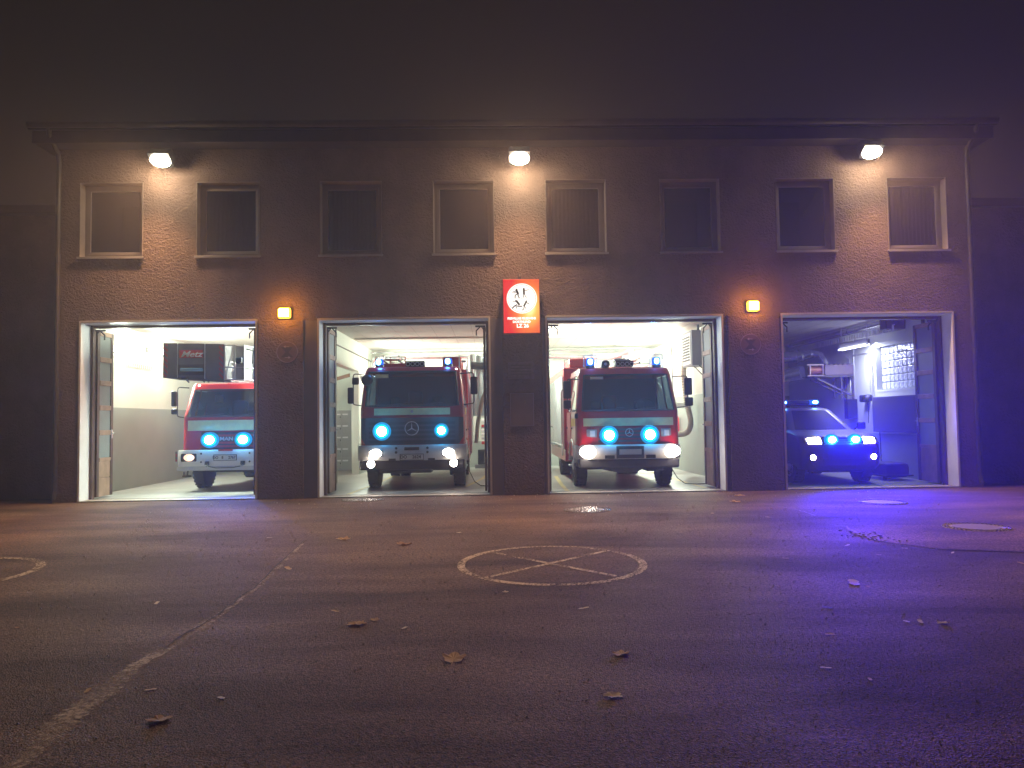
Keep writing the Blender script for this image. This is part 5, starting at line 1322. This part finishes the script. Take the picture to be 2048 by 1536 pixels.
tube_lamp(9.72, 2.95, 4.6, 3.50, 'tube_dim', 30, 'slim hanging twin tube lamp in the dim right bay', 1, True, (.70, .74, 1.0))

def pipe(name, lab, cat, pts, r, m='galv', n=14, bands=(), group=None, bend=0.0):
    b = MB(); b.tube(pts, r, n)
    for (p, q) in bands: b.tube([p, q], r * 1.12, n)
    return tag(b.build(name, m, smooth=True), lab, cat, group)
# exhaust duct along the rear of the middle bays
pipe('air_duct', 'long round silver air duct under the ceiling at the back of the second bay', 'duct', [(-3.95, 9.1, 3.1), (-3.95, 9.1, 3.55), (-3.9, 9.1, 3.68), (-3.78, 9.1, 3.74), (1.0, 9.1, 3.74), (3.2, 9.1, 3.66)], .085, bands=[((-1.5, 9.1, 3.74), (-1.4, 9.1, 3.74)), ((1.9, 9.1, 3.71), (2.0, 9.1, 3.71))])
pipe('pipe', 'thin pipe above the silver duct at the back of the second bay', 'pipe', [(-4.05, 9.3, 3.93), (5.6, 9.3, 3.93)], .03, n=8)
pipe('air_duct', 'thick ringed silver duct section behind the third bay engine', 'duct', [(3.1, 9.0, 3.66), (3.35, 9.0, 3.66), (3.36, 9.0, 3.66), (4.0, 9.0, 3.66), (4.3, 8.9, 3.7), (4.6, 8.6, 3.8)], [.10, .10, .17, .17, .17, .15], bands=())
pipe('air_duct', 'second ringed silver duct piece right of the first behind the third bay engine', 'duct', [(4.35, 8.7, 3.52), (4.6, 8.75, 3.66), (4.95, 8.8, 3.70), (5.25, 8.8, 3.70)], .16)
# curtain-like tarpaulin and shelf bits at the back of bay two
t = thing('tarpaulin', 'pale sheet hanging from the ceiling at the right rear of the second bay', 'tarpaulin', (-.4, 8.2, 2.3))
b = MB(); n = 24
b.slab([[(-.3 + 1.0 * k / n + .0, .05 * math.sin(k * 1.3), zz + (.28 * (1 - math.cos(PI * k / n)) * -.5 if zz > 1 else 0)) for k in range(n + 1)] for zz in (-.55, .2, 1.45)], (0, .01, 0)); b.build('sheet', mat('pale_blue_sheet', (.50, .55, .56), .7, var=.06), t, True)
pipe('roller_duct', 'dark grey pipe roll under the ceiling at the right rear of the second bay', 'pipe', [(-.65, 7.9, 3.36), (.4, 7.9, 3.30)], .12, 'dark_metal')
# tan exhaust hose beside the second bay engine
pts = [(-.02 + .05, 4.6, 2.52), (-.06, 4.55, 2.50), (-.16, 4.5, 2.42), (-.26, 4.5, 2.2), (-.33, 4.5, 1.9), (-.40, 4.45, 1.5), (-.45, 4.4, 1.0)]
pipe('exhaust_hose', 'tan flat hose hanging beside the second bay engine', 'hose', pts, .055, 'hose')
# shelf with gear at back of bay two, right side
t = thing('equipment_rack', 'dark equipment rack with hanging gear at the rear of the second bay', 'rack', (-.15, 9.2, 0.014))
b = MB(); b.box(-.45, .45, 0, .55, 0, .12, .01); b.box(-.02, .45, .05, .55, .12, 1.95, .01); b.box(-.6, .45, -.1, .5, 2.0, 2.06); b.box(-.6, .45, -.12, -.1, 2.25, 2.35); b.build('frame', mat('rack_grey', (.16, .17, .18), .5, var=.1), t)
for k, (z, m_) in enumerate(((1.55, 'label_white'), (1.35, 'red_matt'), (1.2, 'label_white'), (1.08, 'label_white'), (.95, 'steel'), (.80, 'red_matt'))):
    b = MB(); b.box(-.22, -.10, -.05, .1, z, z + .10, .02); b.build('hanging_gear', m_, t)
b = MB(); b.box(-.35, -.08, .05, .4, .12, .62, .02); b.build('crate_block', 'dark_metal', t)
t = thing('yellow_crate', 'yellow box shelf on the floor at the right rear of the second bay', 'crate', (.16, 8.6, 0.014))
b = MB(); b.box(-.12, .2, 0, .04, .35, .93); b.box(-.12, -.09, 0, .4, .35, .95); b.box(-.12, .2, 0, .4, .93, .97); b.box(-.12, .2, 0, .4, .62, .67); b.box(-.12, .2, 0, .4, .33, .37); b.build('case', 'yellow', t)
for z in (.37, .67): b = MB(); b.box(-.03, .14, -.006, -.001, z + .02, z + .22); b.build('opening', 'black', t)
b = MB(); b.box(-.14, .22, 0, .45, 0, .33, .01); b.build('stand', 'dark_metal', t)
# lockers seen through the opening
t = thing('locker_block', 'grey steel lockers with white name tags seen left of the second bay engine', 'lockers', (-5.15, 9.35, 0.014))
b = MB(); b.box(-.75, .95, .0, .5, 0, 2.0, .01); b.build('carcass', 'grey_cab', t)
for i in range(4):
    for j in range(5):
        x0 = -.72 + i * .42; z0 = .06 + j * .385
        b = MB(); b.box(x0, x0 + .40, -.018, -.001, z0, z0 + .365, .004); d_ = b.build('door', 'grey_cab', t)
        b = MB(); b.box(x0 + .02 + (i % 2) * .18, x0 + .20 + (i % 2) * .18, -.022, -.019, z0 + .24, z0 + .29); b.build('name_tag', 'label_white', d_)
        b = MB(); b.box(x0 + .36, x0 + .38, -.03, -.019, z0 + .15, z0 + .2); b.build('handle', 'dark_metal', d_)
t = thing('wooden_beam', 'sloping brown wooden beam high up behind the opening left of the second engine', 'beam', (-4.9, 7.9, 2.95))
b = MB(); b.slab([[(-.55, 0, -.16), (.40, 0, .10)], [(-.55, 0, -.05), (.40, 0, .21)]], (0, .08, 0)); b.build('beam', 'brown_wood', t)
# conduits and plug on the pier of bay two
pipe('conduit', 'thin grey conduit with a hanging plug on the pier left of the second engine', 'conduit', [(-4.08, 2.9, 4.0), (-4.08, 2.9, 1.5)], .010, 'gutter', 6)
pipe('conduit', 'long conduit along the header left of the second engine', 'conduit', [(-4.085, .6, 3.62), (-4.085, 3.9, 3.66), (-4.085, 9.7, 3.66)], .018, 'gutter', 6)
pipe('conduit', 'conduit dropping from the ceiling at the pier left of the second engine', 'conduit', [(-4.08, 3.7, ZC), (-4.08, 3.7, 3.25)], .018, 'gutter', 6)
t = thing('charging_plug', 'hanging plug on a black cable at the pier left of the second engine', 'plug', (-4.02, 2.75, 1.35))
b = MB(); b.tube([(0, 0, -.14), (0, 0, .12)], .035, 10); b.box(-.02, .02, -.02, .02, .12, .2); b.build('plug', 'dark_metal', t, True)
b = MB(); b.tube([(0, 0, -.14), (.02, -.05, -.5), (-.02, -.2, -.9), (-.05, -.5, -1.2), (-.03, -.9, -1.32)], .012, 6); b.build('cable', 'cable', t)
# floor lines
for (pts, lab) in (([(-.66, 2.04, .10), (-.30, 4.5, .10), (-.16, 6.4, .10), (-.1, 8.2, .10)], 'yellow line on the floor right of the second engine'),
                   ([(1.63, .45, .10), (1.66, 2.2, .10), (1.75, 5.0, .10)], 'yellow line on the floor left of the third engine'),
                   ([(4.75, .6, .10), (4.7, 2.2, .10), (4.65, 6.0, .10)], 'pale line on the floor right of the third engine'),
                   ([(-3.2, .6, .10), (-3.0, 3.5, .10), (-2.9, 6.5, .10)], 'yellow line on the floor under the second engine')):
    b = MB(); rows = [[(x - w_ / 2, y, .0205), (x + w_ / 2, y, .0205)] for x, y, w_ in pts]; b.grid(rows); tag(b.build('floor_line', mat('floor_line_yellow', (.62, .50, .22), .5, var=.15, vs=8)), lab, kind='structure')
# power cables lying on the floor
pipe('power_cable', 'thin black cable curving over the floor right of the second engine', 'cable', [(-.62, 2.9, .75), (-.58, 2.6, .35), (-.45, 2.3, .12), (-.3, 2.1, .035), (-.1, 2.0, .03), (.3, 2.0, .03)], .011, 'cable', 6)
pipe('power_cable', 'thin black cable curving over the floor right of the third engine', 'cable', [(4.28, 2.2, .62), (4.32, 2.1, .40), (4.42, 1.9, .16), (4.55, 1.7, .04), (4.8, 1.6, .03), (5.3, 1.7, .03)], .011, 'cable', 6)
# bay three right wall: grey heater, exhaust hose loop, rail, extinguisher
t = thing('wall_heater', 'grey louvred heater box high on the right wall of the third bay', 'heater', (5.45, 3.3, 3.42))
b = MB(); b.box(-.24, .20, -.02, .95, -.46, .46, .015); b.build('case', mat('heater_grey', (.24, .25, .28), .45, var=.06), t)
b = MB(); b.box(-.262, -.241, .05, .90, -.42, .40, .004); fr_ = b.build('front_frame', 'truck_white', t)
for k in range(9):
    z = -.33 + k * .075; b = MB(); b.box(-.275, -.263, .12, .83, z, z + .04, .002); b.build('louvre', 'black', fr_)
b = MB(); b.tube([(-.05, .0, -.46), (.26, .0, -.78)], .014, 6); b.tube([(-.05, .5, -.46), (.26, .5, -.78)], .014, 6); b.tube([(0, .2, .46), (0, .2, .62)], .03, 8); b.build('bracket', 'dark_metal', t)
pts = [(5.50, 4.95, 3.75), (5.46, 4.95, 3.5), (5.42, 5.0, 2.8), (5.45, 4.85, 2.0), (5.50, 4.7, 1.55), (5.48, 4.75, 1.30), (5.42, 4.95, 1.17), (5.30, 5.2, 1.13), (5.17, 5.4, 1.18), (5.08, 5.6, 1.38), (5.04, 5.7, 1.7), (4.98, 5.8, 2.3), (4.78, 5.8, 2.62), (4.56, 5.8, 2.68)]
def smooth_pts(P, n=8):
    out = []
    for i in range(len(P) - 1):
        p0, p1, p2, p3 = [Vector(P[max(0, min(len(P) - 1, i + d_))]) for d_ in (-1, 0, 1, 2)]
        for k in range(n):
            t_ = k / n; out.append(.5 * ((2 * p1) + (-p0 + p2) * t_ + (2 * p0 - 5 * p1 + 4 * p2 - p3) * t_ ** 2 + (-p0 + 3 * p1 - 3 * p2 + p3) * t_ ** 3))
    out.append(Vector(P[-1])); return out
P = smooth_pts(pts, 22)
b = MB(); b.tube(P, [.076 + .008 * (1 if i % 2 else -1) for i in range(len(P))], 12)
tag(b.build('exhaust_hose', 'hose', smooth=False), 'grey ribbed exhaust hose hanging in a loop right of the third engine', 'hose')
def ladder_rail(lab, p0, p1, w=.16, n=40):
    t = thing('suction_rail', lab, 'rail', ((p0[0] + p1[0]) / 2, (p0[1] + p1[1]) / 2, (p0[2] + p1[2]) / 2)); c = Vector(t.location)
    a, b_ = Vector(p0) - c, Vector(p1) - c
    m_ = MB()
    for o in (-w / 2, w / 2): m_.tube([a + Vector((0, 0, o)), b_ + Vector((0, 0, o))], .012, 6)
    m_.build('rail', 'truck_white', t)
    me = MB().box(-.012, .012, -.028, .028, -w / 2 + .01, w / 2 - .01).mesh('rung', 'truck_white')
    for k in range(n):
        o = bpy.data.objects.new('rung', me); scn.collection.objects.link(o); o.parent = t; o.location = a + (b_ - a) * ((k + .5) / n)
    return t
ladder_rail('white slotted suction rail under the ceiling right of the third engine', (5.45, 3.9, 3.85), (4.9, 8.8, 3.62), .12, 44)
ladder_rail('white slotted suction rail under the ceiling of the dim right bay', (9.95, 2.1, 3.74), (9.75, 8.6, 3.70), .15, 46)
t = thing('fire_extinguisher', 'red fire extinguisher on the wall right of the third engine', 'fire extinguisher', (5.60, 6.75, 1.15))
b = MB(); b.lathe([(.06, 0), (.085, .02), (.085, .42), (.05, .50), (.02, .52)], (0, 0, 0), 'z', 16); b.build('cylinder', 'red', t, True)
b = MB(); b.box(-.088, -.05, -.05, .05, .18, .34); b.build('label_sheet', 'label_white', t); b = MB(); b.tube([(0, 0, .52), (0, 0, .58), (-.08, 0, .6)], .02, 6); b.tube([(0, 0, .55), (-.1, -.06, .45), (-.1, -.07, .1)], .012, 6); b.build('valve', 'black', t)
t = thing('wall_shelf', 'white wall shelf behind the mirror of the third engine', 'shelf', (5.45, 5.6, 2.0))
b = MB(); b.box(-.25, .26, -.2, .3, -.01, .02); b.box(-.2, .2, -.15, .2, -.12, -.011); b.build('board', 'truck_white', t)
pipe('conduit', 'conduit rising on the wall right of the third engine', 'conduit', [(5.70, 7.6, 4.0), (5.70, 7.6, 1.2)], .018, 'gutter', 6)
pipe('conduit', 'thin conduit line high up on the right wall of the third bay', 'conduit', [(5.65, 1.0, 3.95), (5.65, 9.6, 3.95)], .015, 'gutter', 6)

# bay four: fan with ducts on a bracket, radiator, pipes, door, trolley
t = thing('extractor_fan', 'violet grey extractor fan on a steel wall bracket in the dim right bay', 'fan', (9.75, 5.3, 2.88))
b = MB(); b.box(-.28, .55, -.26, .30, -.14, .16, .02); b.build('housing', 'fan_paint', t)
for k in range(6): b = MB(); b.box(-.24 + k * .13, -.17 + k * .13, -.24, .28, .162, .19, .004); b.build('cooling_fin', 'fan_paint', t)
b = MB(); b.cyl((-.62, 0, .02), (-.282, 0, .02), .12, 20); b.build('motor', 'copper', t, True)
b = MB(); b.box(-.75, -.28, -.18, -.14, .155, .185); b.box(-.75, -.28, -.18, -.14, -.155, -.125); b.box(-.68, -.65, -.18, -.15, -.125, .155); b.box(-.31, -.283, -.18, -.15, -.125, .155); b.build('motor_frame', mat('pink_steel', (.55, .42, .45), .4, .3, var=.1), t)
br = MB()
for y in (-.22, .24):
    br.box(-.55, .56, y - .02, y + .02, -.19, -.145); br.box(.50, .56, y - .02, y + .02, -.85, -.19)
    br.slab([[(-.5, y - .02, -.20), (-.5, y + .02, -.20)], [(.50, y - .02, -.70), (.50, y + .02, -.70)]], (0, 0, -.05)); br.box(.18, .22, y - .02, y + .02, -.80, -.20)
br.box(-.62, -.28, -.3, .34, -.175, -.145); br.build('bracket', mat('bracket_grey', (.10, .09, .11), .5, var=.1), t)
P = smooth_pts([(7.2, 6.8, 3.86), (7.7, 6.6, 3.78), (7.95, 6.4, 3.62), (8.15, 6.2, 3.44), (8.4, 6.1, 3.36), (8.7, 6.0, 3.34), (9.0, 5.9, 3.34)], 6)
pipe('air_duct', 'thick silver duct bending down from the ceiling in the dim right bay', 'duct', P, .17, bands=[(P[12], P[13]), (P[24], P[25])])
pipe('air_duct', 'narrowing silver elbow down to the extractor fan', 'duct', smooth_pts([(8.98, 5.9, 3.34), (9.08, 5.85, 3.35), (9.2, 5.75, 3.37), (9.32, 5.65, 3.40), (9.45, 5.55, 3.40), (9.56, 5.45, 3.33), (9.60, 5.35, 3.18), (9.64, 5.3, 3.04)], 5), [.20] * 4 + [.16] * 6 + [.12] * 8 + [.09] * 18)
pipe('air_duct', 'fat silver elbow below the thick duct in the dim right bay', 'duct', smooth_pts([(8.28, 6.3, 3.30), (8.28, 6.2, 3.05), (8.34, 6.1, 2.88), (8.5, 6.0, 2.78), (8.75, 5.9, 2.80), (9.05, 5.6, 2.86)], 6), .20)
pipe('air_duct', 'straight silver duct running along the right wall under the ceiling', 'duct', [(9.9, 8.5, 3.92), (9.95, 5.0, 3.92), (9.95, 4.9, 3.92), (9.98, 2.6, 3.93)], .085, bands=[((9.95, 4.95, 3.92), (9.95, 4.8, 3.92)), ((9.95, 4.6, 3.92), (9.95, 4.5, 3.92))])
b = MB(); b.box(9.80, 10.28, 2.2, 2.55, 3.72, 4.04, .02); tag(b.build('duct_box', 'dark_metal'), 'dark box at the front end of the straight silver duct', 'duct box')
t = thing('radiator', 'wide ribbed radiator under the glass block window in the right bay', 'radiator', (XR - .10, 2.68, 1.15))
b = MB(); b.tube([(0, -1.14, .90), (0, 1.14, .90)], .022, 8); b.tube([(0, -1.14, .02), (0, 1.14, .02)], .022, 8); b.build('header_pipe', 'steel', t, True)
me = MB().box(-.045, .045, -.020, .020, .0, .92, .015).mesh('rib', mat('radiator_enamel', (.16, .15, .17), .35, var=.05))
for k in range(44):
    o = bpy.data.objects.new('rib', me); scn.collection.objects.link(o); o.parent = t; o.location = (0, -1.12 + k * .052, 0)
pipe('heating_pipe', 'slim heating pipe left of the glass block window', 'pipe', [(XR - .05, 3.95, 1.2), (XR - .05, 3.95, 3.25), (XR - .05, 4.0, 3.30), (XR - .05, 5.1, 3.30)], .02, 'steel', 8)
pipe('heating_pipe', 'second heating pipe beside the slim one', 'pipe', [(XR - .05, 4.06, 2.2), (XR - .05, 4.06, 3.28)], .012, 'steel', 8)
pipe('heating_pipe', 'tall conduit pair on the right wall beyond the fan bracket, front', 'pipe', [(XR - .03, 5.0, 1.6), (XR - .03, 5.0, 3.75)], .018, 'steel', 8)
pipe('heating_pipe', 'tall conduit pair on the right wall beyond the fan bracket, rear', 'pipe', [(XR - .03, 5.25, 1.6), (XR - .03, 5.25, 3.2), (XR - .1, 5.35, 3.3)], .018, 'steel', 8)
pipe('heating_pipe', 'standing pipe near the right gate leaf of the fourth bay', 'pipe', [(XR - .10, 1.32, .02), (XR - .10, 1.32, 4.04)], .04, 'dark_metal', 10)
b = MB(); b.box(10.02, 10.30, 4.9, 5.12, 1.5, 2.05, .01); tag(b.build('switch_cabinet', 'dark_metal'), 'dark narrow switch cabinet on the right wall beside the car', 'cabinet')
b = MB(); b.box(10.10, 10.30, 4.15, 4.4, 1.95, 2.15, .04); tag(b.build('intercom_box', 'dark_metal'), 'small black box on the wall left of the radiator', 'wall box')
t = thing('wall_helmet', 'dark helmet and strap hung at the corner of the radiator', 'helmet', (10.15, 3.95, 1.98))
b = MB(); b.lathe([(.14, 0), (.13, .08), (.08, .16), (.02, .18)], (0, 0, 0), 'z', 14); b.build('shell', 'black', t, True); b = MB(); b.tube([(0, .05, 0), (.02, .06, -.3), (0, .04, -.6)], .008, 5); b.build('strap', 'cable', t)
t = thing('interior_door', 'closed pale door in the rear of the dim right bay', 'door', (9.75, YB - .03, .014))
b = MB(); b.box(-.52, .52, .0, .025, 0, 2.12); b.build('frame', 'copper', t); b = MB(); b.box(-.44, .44, -.02, -.001, .01, 2.05, .006); b.build('leaf', mat('pale_door', (.50, .46, .50), .45, var=.05), t)
b = MB(); b.box(.34, .40, -.06, -.021, 1.0, 1.04); b.build('handle', 'chrome', t)
t = thing('wall_desk', 'small standing wall desk with an open laptop behind the car', 'desk', (8.95, 8.6, 2.02))
b = MB(); b.box(-.35, .35, -.2, .25, -.03, .0, .01); b.box(-.05, .05, .2, .28, -1.9, -.03); b.build('board', 'black', t)
b = MB(); b.slab([[(-.30, .1, .15), (.22, .1, .15)], [(-.42, .22, .50), (.10, .22, .50)]], (0, .02, 0)); b.build('screen', 'black', t)
t = thing('tyre_stack', 'dark low trolley and bags on the floor under the radiator', 'trolley', (9.75, 2.5, .014))
b = MB(); b.box(-.3, .3, -.7, .6, .06, .42, .10); b.build('load', 'grey_dark', t, True); b = MB(); b.box(-.34, .34, -.75, .66, .10, .13); b.build('deck', 'dark_metal', t)
for y in (-.6, .5):
    b = MB(); b.lathe([(.06, -.03), (.06, .03)], (-.28, y, .06), 'x', 12); b.build('wheel', 'rubber', t)
b = MB(); b.tube([(0, .1, .42), (0, .12, 1.15)], .012, 6); b.build('push_rod', 'cable', t)
# bay one: hooks high on the left wall
t = thing('coat_hook_rail', 'row of small hooks high on the left wall of the first bay', 'hook rail', (XL + .02, 3.6, 3.10))
b = MB(); b.box(-.015, .012, -.7, .7, -.03, .03); b.build('board', 'ceiling_white', t)
for k in range(12): b = MB(); b.tube([(.012, -.64 + k * .116, .0), (.07, -.64 + k * .116, -.02), (.08, -.64 + k * .116, .08)], .007, 5); b.build('hook', 'gutter', t)

# ================================================================== thin mist volume, added to give the lamps their glow
if HAZE > 0:
    b = MB(); b.box(-60, 60, -30, 60, -1.2, 12.5)
    hz = b.mesh('haze', 'white_render'); hz.materials.clear()
    m = bpy.data.materials.new('added_glow_mist'); m.use_nodes = True; nt = m.node_tree; nt.nodes.clear()
    v = nt.nodes.new('ShaderNodeVolumePrincipled'); v.inputs['Color'].default_value = (.95, .92, .90, 1); v.inputs['Density'].default_value = HAZE; v.inputs['Anisotropy'].default_value = .55
    o = nt.nodes.new('ShaderNodeOutputMaterial'); nt.links.new(v.outputs[0], o.inputs['Volume'])
    hz.materials.append(m); ho = bpy.data.objects.new('haze', hz); scn.collection.objects.link(ho)
    tag(ho, 'thin mist added to make a glow round the lamps', kind='stuff')
